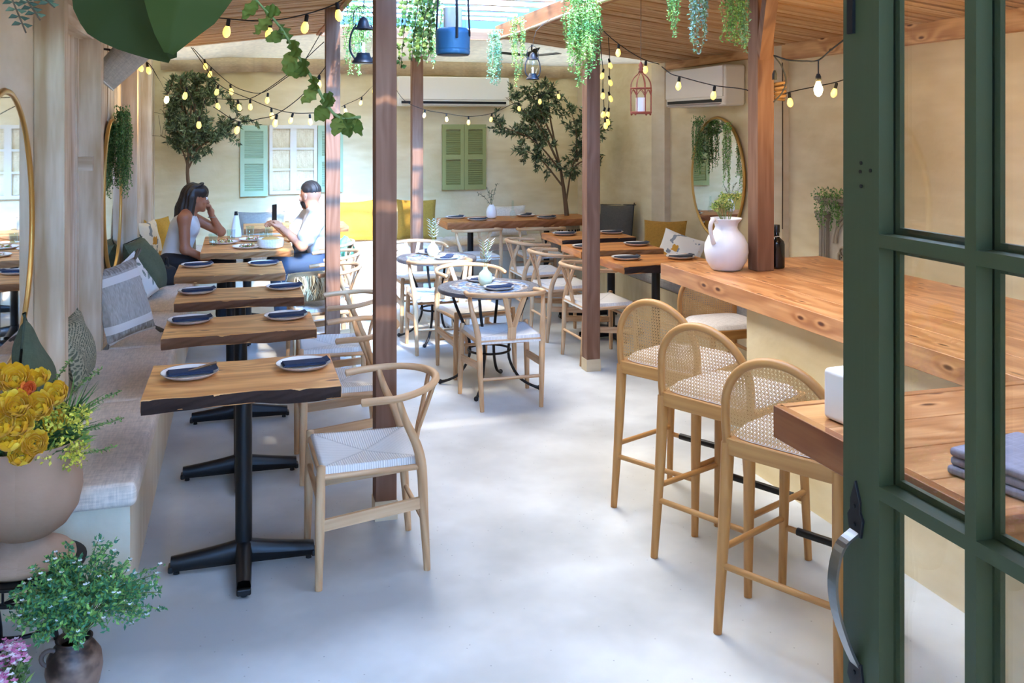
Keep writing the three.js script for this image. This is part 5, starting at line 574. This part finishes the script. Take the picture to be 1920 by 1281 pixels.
// ---------- leaves hanging just inside the doorway ----------
function bigLeafGeo(len, wid, curl, col) { const n = 10; const g = surf(12, n, (u, v) => { const a = u * 2 - 1, w = wid / 2 * Math.pow(Math.sin(PI * clamp(v * 0.93 + 0.05)), 0.75) * (1 + 0.15 * Math.sin(v * 5)); return [a * w, -v * len, curl * v * v + Math.abs(a) * w * 0.25 + 0.006 * Math.sin(v * 20) * Math.abs(a)]; }); return tint(g, col); }
{ const t = thing('hanging_fig', 'large-leaved plant hanging just inside the doorway above the flower urn', 'plant', [-0.1, 2.05, -1.22]);
  const leaves = [[-0.075, -0.107, -0.02, 0.165, 0.12, 0.55, 0.45, '#2a2f06'], [0.06, -0.07, 0.0, 0.17, 0.105, -0.3, 0.2, '#333a08'], [0.045, -0.06, -0.03, 0.13, 0.085, 0.15, -0.2, '#3c440a'], [-0.06, 0.02, 0.06, 0.16, 0.12, -0.9, 0.3, '#2d3307'], [0.0, 0.04, 0.06, 0.12, 0.09, 0.9, 0.1, '#373f09']];
  part('stalk', bar([[0, 0.55, 0.05], [-0.03, 0.25, 0.03], [-0.02, 0.02, 0.0], [0.02, -0.06, 0]], [0.006, 0.006, 0.005, 0.003], 16, 6), mat.twig, t); for (const [x, y, z, l, w, rz, ry, c] of leaves) { const m = part('leaf', bigLeafGeo(l, w, 0.03, c), mat.bigLeaf, t); m.position.set(x, y, z); m.rotation.set(0.25, ry, rz); } }
{ const t = thing('hanging_vine', 'thin vine with small round leaves hanging across the doorway top', 'plant', [0.02, 2.1, -1.7]); const p = [[-0.02, 0.2, 0], [-0.01, -0.12, 0], [0.05, -0.2, 0], [0.1, -0.28, 0], [0.15, -0.36, 0.02], [0.19, -0.36, 0.02]], cu = new THREE.CatmullRomCurve3(p.map((q) => V(...q))); part('stem', bar(p, 0.003, 30, 6), mat.vine, t); const c = ['#5c6220', '#4e5818', '#6c6e2a', '#465016']; for (let i = 0; i < 19; i++) { const q = cu.getPoint(0.28 + i * 0.038), m = part('leaf', bigLeafGeo(rr(0.026, 0.044), rr(0.02, 0.03), 0.006, c[i % 4]), mat.bigLeaf, t); m.position.copy(q); m.rotation.set(rr(-0.4, 0.4), rr(-1, 1), (i % 2 ? 1 : -1) * rr(0.3, 1.4)); } }
{ const t = thing('eucalyptus_sprig', 'small dark eucalyptus sprig hanging on the boarded wall above the near mirror', 'plant', [-0.55, 2.12, -2.4]); const L = new Leaves(), st = [], c = cols('#4c5f4a', '#5e7258', '#3f5240'); for (let k = 0; k < 3; k++) { const p = [[0, 0.1, 0], [0.03 + k * 0.02, -0.05, 0.01 * k], [0.08 + 0.03 * k, -0.18 + 0.03 * k, 0.02]]; st.push(bar(p, 0.002, 10, 5)); const cu = new THREE.CatmullRomCurve3(p.map((q) => V(...q))); for (let i = 0; i < 12; i++) for (const s of [-1, 1]) L.add(cu.getPoint(0.2 + i * 0.065), V(s, -0.2, 0.3 * s), V(0, 0.6, 0.8), 0.026, 0.016, pick(c)); } part('stems', st, mat.twig, t); part('leaves', L.geo(), mat.leaf, t); }

// ---------- carved plaque on the bar-side wall ----------
{ const t = thing('carved_plaque', 'carved grey stone arch plaque on the bar-side wall above the bar', 'plaque', [XR - 0.001, 0.72, -5.42], -PI / 2), S = M('#a79e90', { map: plasterTex, bumpMap: plasterBump, bumpScale: 0.004, roughness: 0.9 }), S2 = clone(S, { color: '#c0b8aa' });
  part('back_slab', rbox(0.74, 0.5, 0.04, 0.006, 0, 0.25, 0.02), S2, t); for (const s of [-1, 1]) { for (const [o, w] of [[0, 0.03], [0.035, 0.02], [0.06, 0.012]]) part('moulding', rbox(w, 0.36, 0.035, 0.004, s * (0.345 - o), 0.18, 0.055), S, t); part('capital', [rbox(0.11, 0.03, 0.07, 0.006, s * 0.32, 0.375, 0.06), rbox(0.12, 0.02, 0.08, 0.006, s * 0.32, 0.4, 0.06), rbox(0.1, 0.02, 0.06, 0.006, s * 0.32, 0.352, 0.06)], S, t); }
  for (const [r, w] of [[0.22, 0.014], [0.19, 0.01]]) { const p = []; for (let i = 0; i <= 16; i++) { const a = i / 16 * PI; p.push([Math.cos(a) * r, 0.2 + Math.sin(a) * r, 0.05]); } part('arch', bar(p, w, 40, 8), S2, t); } const lv = new Leaves(); const cc = [new THREE.Color('#b5ac9e')]; const sc = []; for (let k = 0; k < 9; k++) { const x = rr(-0.15, 0.15), y = rr(0.04, 0.3), p = []; for (let i = 0; i < 14; i++) { const a = i * 0.55, r = 0.045 * (1 - i / 16); p.push([x + Math.cos(a + k) * r, y + Math.sin(a + k) * r, 0.052]); } sc.push(bar(p, [0.012, 0.009, 0.006], 30, 6)); } part('scrollwork', sc, S2, t); part('cornice', [rbox(0.8, 0.03, 0.09, 0.006, 0, 0.5, 0.045), rbox(0.76, 0.025, 0.07, 0.006, 0, 0.475, 0.035)], S, t); }
garland('small-leaved green ivy trailing over the carved stone plaque', [XR - 0.1, 1.25, -5.62], 0.30, 0.34, 16, GR.deep, 0.02).scale.set(0.5, 1, 1);
// ---------- people ----------
function blob(fn, c, half, res) {      // mesh of the zero surface of a distance function
  const mc = new MarchingCubes(res, undefined, false, false, 160000), hs = res / 2; mc.isolation = 0; const p = V(); let i = 0;
  for (let z = 0; z < res; z++) for (let y = 0; y < res; y++) for (let x = 0; x < res; x++) { p.set(c[0] + half * (x - hs) / hs, c[1] + half * (y - hs) / hs, c[2] + half * (z - hs) / hs); mc.field[i++] = -fn(p); }
  mc.update(); const n = mc.count ?? mc.geometry.drawRange.count, g = new THREE.BufferGeometry(), pos = new Float32Array(n * 3), nor = new Float32Array(n * 3);
  for (let k = 0; k < n * 3; k++) { pos[k] = mc.positionArray[k] * half + c[k % 3]; nor[k] = mc.normalArray[k]; }
  g.setAttribute('position', new THREE.BufferAttribute(pos, 3)); g.setAttribute('normal', new THREE.BufferAttribute(nor, 3)); g.setAttribute('uv', new THREE.BufferAttribute(new Float32Array(n * 2), 2)); g.computeVertexNormals(); return norm(mergeVertices(g.deleteAttribute('normal') && g, 1e-5).computeVertexNormals() ?? g);
}
function blobS(fn, c, half, res) { const g = blob(fn, c, half, res); g.deleteAttribute('normal'); const m = mergeVertices(g, 1e-5); m.computeVertexNormals(); return norm(m); }
const cap = (p, a, b, ra, rb) => { const bx = b[0] - a[0], by = b[1] - a[1], bz = b[2] - a[2], px = p.x - a[0], py = p.y - a[1], pz = p.z - a[2], t = clamp((px * bx + py * by + pz * bz) / (bx * bx + by * by + bz * bz + 1e-9)); return Math.hypot(px - bx * t, py - by * t, pz - bz * t) - lerp(ra, rb, t); };
const ell = (p, c, r) => { const x = (p.x - c[0]) / r[0], y = (p.y - c[1]) / r[1], z = (p.z - c[2]) / r[2], k = Math.hypot(x, y, z); return (k - 1) * Math.min(r[0], r[1], r[2]); };
const smin = (a, b, k) => { const h = clamp(0.5 + 0.5 * (b - a) / k); return lerp(b, a, h) - k * h * (1 - h); };
const fold = (list, k) => (p) => { let d = 1e3; for (const f of list) d = smin(d, f(p), k); return d; };
const B = (a, b, ra, rb) => (p) => cap(p, a, b, ra, rb);
function headGeo(beard) {      // local, facing +z, centre between the ears
  const f = (p) => { let d = ell(p, [0, 0.025, -0.012], [0.074, 0.098, 0.093]); d = smin(d, ell(p, [0, -0.055, 0.022], [0.056, 0.062, 0.066]), 0.03); d = smin(d, cap(p, [0, 0.005, 0.082], [0, -0.032, 0.101], 0.008, 0.0125), 0.012); for (const s of [-1, 1]) { d = smin(d, ell(p, [s * 0.077, -0.008, -0.008], [0.009, 0.03, 0.018]), 0.006); d = smin(d, ell(p, [s * 0.04, -0.03, 0.065], [0.022, 0.018, 0.016]), 0.015); d = -smin(-d, ell(p, [s * 0.032, 0.008, 0.094], [0.016, 0.010, 0.014]), 0.01); d = smin(d, ell(p, [s * 0.031, 0.006, 0.074], [0.0125, 0.0115, 0.0125]), 0.004); } d = smin(d, ell(p, [0, -0.062, 0.083], [0.022, 0.006, 0.008]), 0.006); d = smin(d, ell(p, [0, -0.073, 0.081], [0.019, 0.006, 0.008]), 0.006); d = smin(d, ell(p, [0, -0.1, 0.066], [0.022, 0.016, 0.018]), 0.02); return smin(d, cap(p, [0, -0.06, -0.02], [0, -0.16, -0.04], 0.052, 0.05), 0.02); };
  return blobS(f, [0, -0.02, 0], 0.165, 96);
}
function handGeo(curl, side) {     // local: wrist at origin, fingers along +y, palm facing +z
  const L = [B([0, 0, 0], [0, 0.035, 0], 0.024, 0.03)]; const palm = (p) => ell(p, [0, 0.055, 0], [0.04, 0.048, 0.016]); L.push(palm);
  const fs = [[-0.028, 0.066, 0.9], [-0.009, 0.076, 1.0], [0.010, 0.071, 0.95], [0.028, 0.056, 0.78]]; const fg = [];
  for (const [x, , l] of fs) { let a = [x, 0.09, 0], an = curl * 0.5; const seg = [0.036 * l, 0.026 * l, 0.02 * l]; const ch = []; for (let k = 0; k < 3; k++) { an += curl * 0.55; const b = [a[0], a[1] + Math.cos(an) * seg[k], a[2] + Math.sin(an) * seg[k]]; ch.push(B(a, b, 0.0095 - k * 0.0008, 0.0088 - k * 0.0008)); a = b; } fg.push(fold(ch, 0.004)); }
  const th = fold([B([side * 0.026, 0.02, 0.004], [side * 0.05, 0.052, 0.014], 0.013, 0.011), B([side * 0.05, 0.052, 0.014], [side * 0.05, 0.088, 0.022], 0.0105, 0.009)], 0.004);
  const f = (p) => { let d = fold(L, 0.015)(p); for (const q of fg) d = Math.min(d, smin(d, q(p), 0.006)); return smin(d, th(p), 0.008); }; return blobS(f, [0, 0.08, 0.02], 0.13, 72);
}
const place = (g, pos, rot, s = 1) => { g = g.clone(); g.applyMatrix4(new THREE.Matrix4().compose(V(...pos), new THREE.Quaternion().setFromEuler(new THREE.Euler(...rot, 'YXZ')), V(s, s, s))); return g; };
const aim = (g, from, to, up) => { const y = V(...to).sub(V(...from)).normalize(), z = V(...up).addScaledVector(y, -V(...up).dot(y)).normalize(), x = V().crossVectors(y, z), m = new THREE.Matrix4().makeBasis(x, y, z).setPosition(...from); g = g.clone(); g.applyMatrix4(m); return g; };
// woman on the bench, chin on her hand
{ const t = thing('person', 'person in a white tank top and black trousers seated on the bench, chin on hand', 'person', [-0.52, 0.45, -8.5]), O = [-0.52, 0.45, -8.5]; const q = (x, y, z) => [x - O[0], y - O[1], z - O[2]];
  const nS = q(-0.44, 0.955, -8.335), fS = q(-0.42, 0.955, -8.665), nE = q(-0.43, 0.70, -8.30), nH = q(-0.22, 0.585, -8.36), fE = q(-0.15, 0.80, -8.69), fH = q(-0.225, 0.955, -8.60), hip = q(-0.54, 0.53, -8.5), ch = q(-0.45, 0.86, -8.5), nk = q(-0.42, 1.0, -8.5), hd = q(-0.345, 1.115, -8.52);
  const torso = [B(q(-0.54, 0.55, -8.44), q(-0.54, 0.55, -8.56), 0.115, 0.115), B(q(-0.53, 0.6, -8.5), ch, 0.105, 0.115), B(q(-0.44, 0.9, -8.43), q(-0.43, 0.9, -8.57), 0.09, 0.09), B(q(-0.39, 0.86, -8.45), q(-0.39, 0.86, -8.55), 0.06, 0.06)], arms = [B(nS, nE, 0.05, 0.04), B(nE, nH, 0.038, 0.025), B(fS, fE, 0.05, 0.04), B(fE, fH, 0.038, 0.025)], sh = [B(nS, nk, 0.055, 0.05), B(fS, nk, 0.055, 0.05), B(nk, hd, 0.048, 0.045)];
  const legs = [B(q(-0.54, 0.545, -8.42), q(-0.10, 0.545, -8.38), 0.088, 0.062), B(q(-0.10, 0.545, -8.38), q(-0.12, 0.09, -8.38), 0.06, 0.04), B(q(-0.54, 0.545, -8.58), q(-0.10, 0.545, -8.6), 0.088, 0.062), B(q(-0.10, 0.545, -8.6), q(-0.14, 0.09, -8.6), 0.06, 0.04)];
  const skin = M('#9a6244', { roughness: 0.5 }), body = blobS(fold([...torso, ...sh, ...arms, ...legs], 0.025), q(-0.35, 0.6, -8.5), 0.62, 110), head = place(headGeo(), hd, [0.12, PI / 2 + 0.15, 0], 0.98);
  part('body', [body, head, aim(handGeo(0.9, 1), nH, q(-0.1, 0.55, -8.38), [0, -1, 0]), aim(handGeo(1.2, -1), fH, q(-0.245, 1.06, -8.585), [-1, 0, 0.2])], skin, t);
  const top = blobS((p) => { let d = fold(torso, 0.03)(p) - 0.007; d = smin(d, fold([B(q(-0.43, 0.9, -8.41), q(-0.42, 0.995, -8.43), 0.05, 0.03), B(q(-0.43, 0.9, -8.59), q(-0.42, 0.995, -8.57), 0.05, 0.03)], 0.02)(p), 0.03); return Math.max(d, 0.64 - O[1] - p.y, p.y - (0.985 - O[1])); }, q(-0.45, 0.8, -8.5), 0.3, 80); part('tank_top', top, M('#eef0ee', { roughness: 0.9, map: linenTex }), t, 'white sleeveless top');
  part('trousers', blobS((p) => Math.max(Math.min(fold(legs, 0.02)(p), smin(fold(torso.slice(0, 1), 0.02)(p), fold(legs, 0.03)(p), 0.03)) - 0.014, p.y - (0.665 - O[1])), q(-0.32, 0.4, -8.5), 0.5, 96), M('#131318', { roughness: 0.9 }), t, 'black trousers');
  const H = (x, y, z) => { const v = V(x, y, z).applyEuler(new THREE.Euler(0.12, PI / 2 + 0.15, 0, 'YXZ')); return [hd[0] + v.x, hd[1] + v.y, hd[2] + v.z]; };
  const hair = [B(H(0, 0.045, -0.035), H(0, 0.05, 0.02), 0.088, 0.072), B(H(0, 0.02, -0.055), H(0.0, -0.1, -0.09), 0.085, 0.075), B(H(0.07, 0.0, -0.045), H(0.085, -0.17, -0.05), 0.034, 0.03), B(H(-0.07, 0.0, -0.045), H(-0.08, -0.17, -0.05), 0.034, 0.03), B(H(0, -0.1, -0.09), H(0.0, -0.26, -0.12), 0.075, 0.05), B(H(0.085, -0.15, -0.04), H(0.09, -0.3, -0.01), 0.03, 0.015)];
  part('hair', blobS((p) => { let d = fold(hair, 0.02)(p); return d + 0.0025 * Math.sin(p.z * 260 + p.x * 120); }, H(0, -0.08, -0.03), 0.26, 90), M('#17110f', { roughness: 0.45 }), t, 'long dark hair'); part('sunglasses', [bar([H(-0.085, 0.09, -0.03), H(-0.055, 0.125, 0.025), H(0, 0.135, 0.035), H(0.055, 0.125, 0.025), H(0.085, 0.09, -0.03)], [0.004, 0.011, 0.006, 0.011, 0.004], 24, 6)], mat.black, t, 'sunglasses pushed up on the hair');
  const face = []; for (const s of [-1, 1]) face.push(tint(new THREE.SphereGeometry(0.0122, 10, 8).translate(...H(s * 0.031, 0.006, 0.075)), '#efe9e2'), tint(new THREE.SphereGeometry(0.0062, 8, 6).translate(...H(s * 0.0315, 0.006, 0.0828)), '#24150f'), tint(bar([H(s * 0.016, 0.027, 0.086), H(s * 0.034, 0.031, 0.079), H(s * 0.05, 0.025, 0.066)], 0.0026, 6, 5), '#1b120e')); face.push(tint(bar([H(-0.02, -0.067, 0.084), H(0, -0.0665, 0.0905), H(0.02, -0.067, 0.084)], 0.0045, 8, 5), '#7a3a34')); part('face_features', face, new THREE.MeshStandardMaterial({ vertexColors: true, roughness: 0.5 }), t); part('bracelet', new THREE.TorusGeometry(0.03, 0.004, 6, 20).rotateX(PI / 2).translate(fH[0], fH[1] - 0.015, fH[2]), mat.steel, t, 'silver bracelet'); }
// man on the chair, looking towards the back wall
{ const O = [0.70, 0.45, -8.4], t = thing('person', 'person in a white short-sleeved shirt seated on a wishbone chair', 'person', O); const q = (x, y, z) => [x - O[0], y - O[1], z - O[2]];
  const nS = q(0.66, 0.96, -8.20), fS = q(0.64, 0.96, -8.6), nE = q(0.52, 0.72, -8.13), nH = q(0.36, 0.86, -8.25), fE = q(0.46, 0.74, -8.64), fH = q(0.34, 0.84, -8.5), ch = q(0.68, 0.86, -8.4), nk = q(0.645, 1.0, -8.4), hd = q(0.605, 1.125, -8.4);
  const torso = [B(q(0.74, 0.555, -8.33), q(0.74, 0.555, -8.47), 0.12, 0.12), B(q(0.73, 0.6, -8.4), ch, 0.125, 0.13), B(q(0.67, 0.88, -8.31), q(0.67, 0.88, -8.49), 0.105, 0.105)], up = [B(nS, nE, 0.056, 0.047), B(fS, fE, 0.056, 0.047)], fore = [B(nE, nH, 0.043, 0.029), B(fE, fH, 0.043, 0.029)], sh = [B(nS, nk, 0.062, 0.056), B(fS, nk, 0.062, 0.056)], neck = [B(nk, hd, 0.056, 0.054)];
  const legs = [B(q(0.74, 0.545, -8.31), q(0.32, 0.54, -8.27), 0.09, 0.065), B(q(0.32, 0.54, -8.27), q(0.36, 0.09, -8.27), 0.062, 0.043), B(q(0.74, 0.545, -8.49), q(0.32, 0.54, -8.53), 0.09, 0.065), B(q(0.32, 0.54, -8.53), q(0.38, 0.09, -8.53), 0.062, 0.043)];
  const R = [0.05, -PI / 2 - 0.75, 0], skin = M('#c98d6b', { roughness: 0.5 }); const H = (x, y, z) => { const v = V(x, y, z).applyEuler(new THREE.Euler(...R, 'YXZ')); return [hd[0] + v.x, hd[1] + v.y, hd[2] + v.z]; };
  part('body', [blobS(fold([...torso, ...sh, ...neck, ...up, ...fore, ...legs], 0.025), q(0.55, 0.6, -8.4), 0.62, 110), place(headGeo(), hd, R, 1.02), aim(handGeo(0.8, 1), nH, q(0.30, 0.93, -8.32), [-0.3, -1, 0]), aim(handGeo(0.8, -1), fH, q(0.28, 0.91, -8.44), [-0.3, -1, 0])], skin, t);
  const half = up.map((_, i) => { const s = i ? fS : nS, e = i ? fE : nE, m = s.map((v, k) => lerp(v, e[k], 0.72)); return B(s, m, 0.07, 0.068); }); part('shirt', blobS((p) => Math.max(fold([...torso, ...sh, ...half], 0.03)(p) - 0.012, 0.52 - O[1] - p.y, p.y - (1.03 - O[1]), -(Math.hypot(p.x - nk[0], p.z - nk[2]) - 0.068) - (p.y < 1.0 - O[1] ? 1 : 0) * 1) + 0.0015 * Math.sin(p.y * 70 + p.x * 40), q(0.66, 0.78, -8.4), 0.36, 92), M('#f0f2f3', { roughness: 0.9, map: linenTex }), t, 'white short-sleeved shirt');
  part('trousers', blobS((p) => Math.max(fold([...legs, torso[0]], 0.03)(p) - 0.013, p.y - (0.63 - O[1])), q(0.52, 0.4, -8.4), 0.48, 92), M('#3c4a5c', { roughness: 0.9 }), t, 'blue grey trousers');
  part('hair', blobS((p) => { const l = V(p.x - hd[0], p.y - hd[1], p.z - hd[2]).applyEuler(new THREE.Euler(0, PI / 2 + 0.75, 0)); const d = ell({ x: l.x, y: l.y, z: l.z }, [0, 0.05, -0.012], [0.079, 0.085, 0.095]); return Math.max(d, 0.032 - l.y + Math.max(0, l.z) * 0.6) + 0.0015 * Math.sin(l.x * 300); }, H(0, 0.06, 0), 0.14, 64), M('#1d1a1a', { roughness: 0.6 }), t, 'short dark hair');
  part('beard', blobS((p) => { const l = V(p.x - hd[0], p.y - hd[1], p.z - hd[2]).applyEuler(new THREE.Euler(0, PI / 2 + 0.75, 0)); const d = ell({ x: l.x, y: l.y, z: l.z }, [0, -0.055, 0.022], [0.062, 0.067, 0.07]); return Math.max(d, l.y + 0.045, 0.0 - l.z); }, H(0, -0.06, 0.03), 0.12, 56), M('#2a211c', { roughness: 0.8 }), t, 'short dark beard'); }
one('smartphone', 'black phone held up by the seated man', 'phone', rbox(0.07, 0.145, 0.009, 0.004), mat.black, [0.30, 0.985, -8.36], 1.0);

// ---------- the couple's table ----------
const TB = 'on the couple\u2019s table'.replace('\u2019', '');
{ const t = thing('serving_bowl', 'white ribbed round bowl near the edge of the couple table', 'bowl', [0.25, 0.7505, -7.80]); part('bowl_body', lathe([[0, 0.004], [0.09, 0.004], [0.1, 0.012], [0.103, 0.03], [0.101, 0.034], [0.104, 0.038], [0.104, 0.075], [0.1, 0.078], [0.096, 0.074], [0.094, 0.02], [0, 0.018]], 40), M('#e9e4d8', { roughness: 0.5, map: linenTex }), t); part('bread', new THREE.SphereGeometry(0.08, 18, 10).scale(1, 0.42, 1).translate(0, 0.06, 0), M('#d7a75e', { map: plasterTex, roughness: 0.9 }), t, 'golden bread'); }
const foodC = cols('#7a9440', '#b85a4a', '#d9b45a', '#5f7a34', '#c98a5a', '#8a4a34');
[['beside the ribbed bowl', 0.07, -7.85, 0.12], ['in front of the seated woman', -0.12, -8.2, 0.115], ['in the middle of the table', 0.12, -8.35, 0.12]].forEach(([l, x, z, R]) => { const t = thing('food_plate', 'white plate with food leftovers on the couple table ' + l, 'plate', [x, 0.7505, z]); part('plate_body', plateG.clone().scale(R / 0.11, 1, R / 0.11), mat.ceramic, t); const L = new Leaves(); for (let i = 0; i < 90; i++) L.add(V(rr(-0.06, 0.06), 0.008 + rr(0, 0.018), rr(-0.05, 0.05)), rdir(), rdir(), rr(0.015, 0.03), 0.012, pick(foodC)); part('food', L.geo(), mat.leaf, t); });
const tumbler = lathe([[0, 0.002], [0.028, 0.002], [0.031, 0.01], [0.036, 0.1], [0.0345, 0.1], [0.029, 0.012], [0, 0.008]], 24); let gl = 0;
[['beside the seated woman\'s elbow', -0.06, -8.36], ['next to the bottle', 0.1, -8.62], ['nearer the man', 0.26, -8.5], ['behind the ribbed bowl', 0.2, -8.08], ['at the bench edge', -0.2, -8.08]].forEach(([l, x, z]) => one('water_glass', 'clear tumbler on the couple table ' + l, 'glass', tumbler, mat.glassClear, [x, 0.7505, z], 0, 'tumblers on the couple table'));
{ const t = thing('cone_bottle', 'white conical bottle with dark cap on the couple table', 'bottle', [-0.02, 0.7505, -8.66]); part('bottle_body', lathe([[0, 0], [0.045, 0], [0.047, 0.01], [0.044, 0.06], [0.028, 0.15], [0.015, 0.2], [0, 0.2]], 24), M('#dfe6ee', { roughness: 0.3 }), t); part('cap', cyl(0.017, 0.013, 0.035, 0, 0.212, 0, 16), mat.iron, t); }
{ const t = thing('pillar_vase', 'tall slim white candle on the table below the mint shutters', 'candle', [0.62, 0.7505, -9.62]); part('candle_body', cyl(0.014, 0.013, 0.27, 0, 0.145, 0, 14), mat.white, t); part('candle_foot', lathe([[0, 0], [0.035, 0], [0.035, 0.008], [0.016, 0.014], [0, 0.014]], 20), mat.white, t); }
one('dark_handbag', 'small black handbag on the bench beside the seated woman', 'bag', [rbox(0.12, 0.15, 0.2, 0.03, 0, 0.075, 0, 3), bar([[0, 0.14, -0.06], [0, 0.21, -0.03], [0, 0.21, 0.03], [0, 0.14, 0.06]], 0.007, 14, 6)], mat.rubber, [-0.56, 0.45, -8.08], 0.3);
// straw bag on the fourth chair, green cloth on the chair behind the post
{ const t = thing('straw_bag', 'fringed straw bag lying over the fourth wishbone chair', 'bag', [0.5, 0.46, -6.92], 0.3); part('bag_body', rbox(0.3, 0.2, 0.22, 0.06, 0, 0.11, 0, 4), M('#d2b98c', { map: linenTex, bumpMap: weave, bumpScale: 0.004, roughness: 0.95 }), t); const g = []; for (let i = 0; i < 110; i++) { const a = rr(-0.15, 0.15), s = rnd() < 0.5 ? 1 : -1; g.push(bar([[a, 0.2, s * 0.09], [a + rr(-0.03, 0.03), 0.15, s * 0.13], [a + rr(-0.05, 0.05), 0.06 + rr(-0.03, 0.03), s * 0.14]], 0.003, 4, 4, false)); } part('fringe', g, M('#e0c99a', { roughness: 0.95 }), t, 'pale straw fringe'); }
one('green_cloth', 'mint green cloth hung over a chair back behind the seated man', 'cloth', surf(24, 20, (u, v) => { const x = lerp(-0.1, 0.1, u), s = (v - 0.5) * 2, a = s * 0.17; return [0.035 * Math.sign(s) * Math.min(1, Math.abs(s) * 3) + 0.012 * Math.sin(u * 14 + s * 3), -Math.abs(a) + 0.02 * Math.sin(u * 5), x + 0.02 * s]; }), M('#7fc4a0', { map: linenTex, roughness: 0.9, side: THREE.DoubleSide }), [0.93, 0.735, -8.45], 0.2);
scene.traverse((o) => { if (o.isMesh) { o.castShadow = true; o.receiveShadow = true; } if (o.isLight) o.castShadow = true; });
renderer.render(scene, camera);
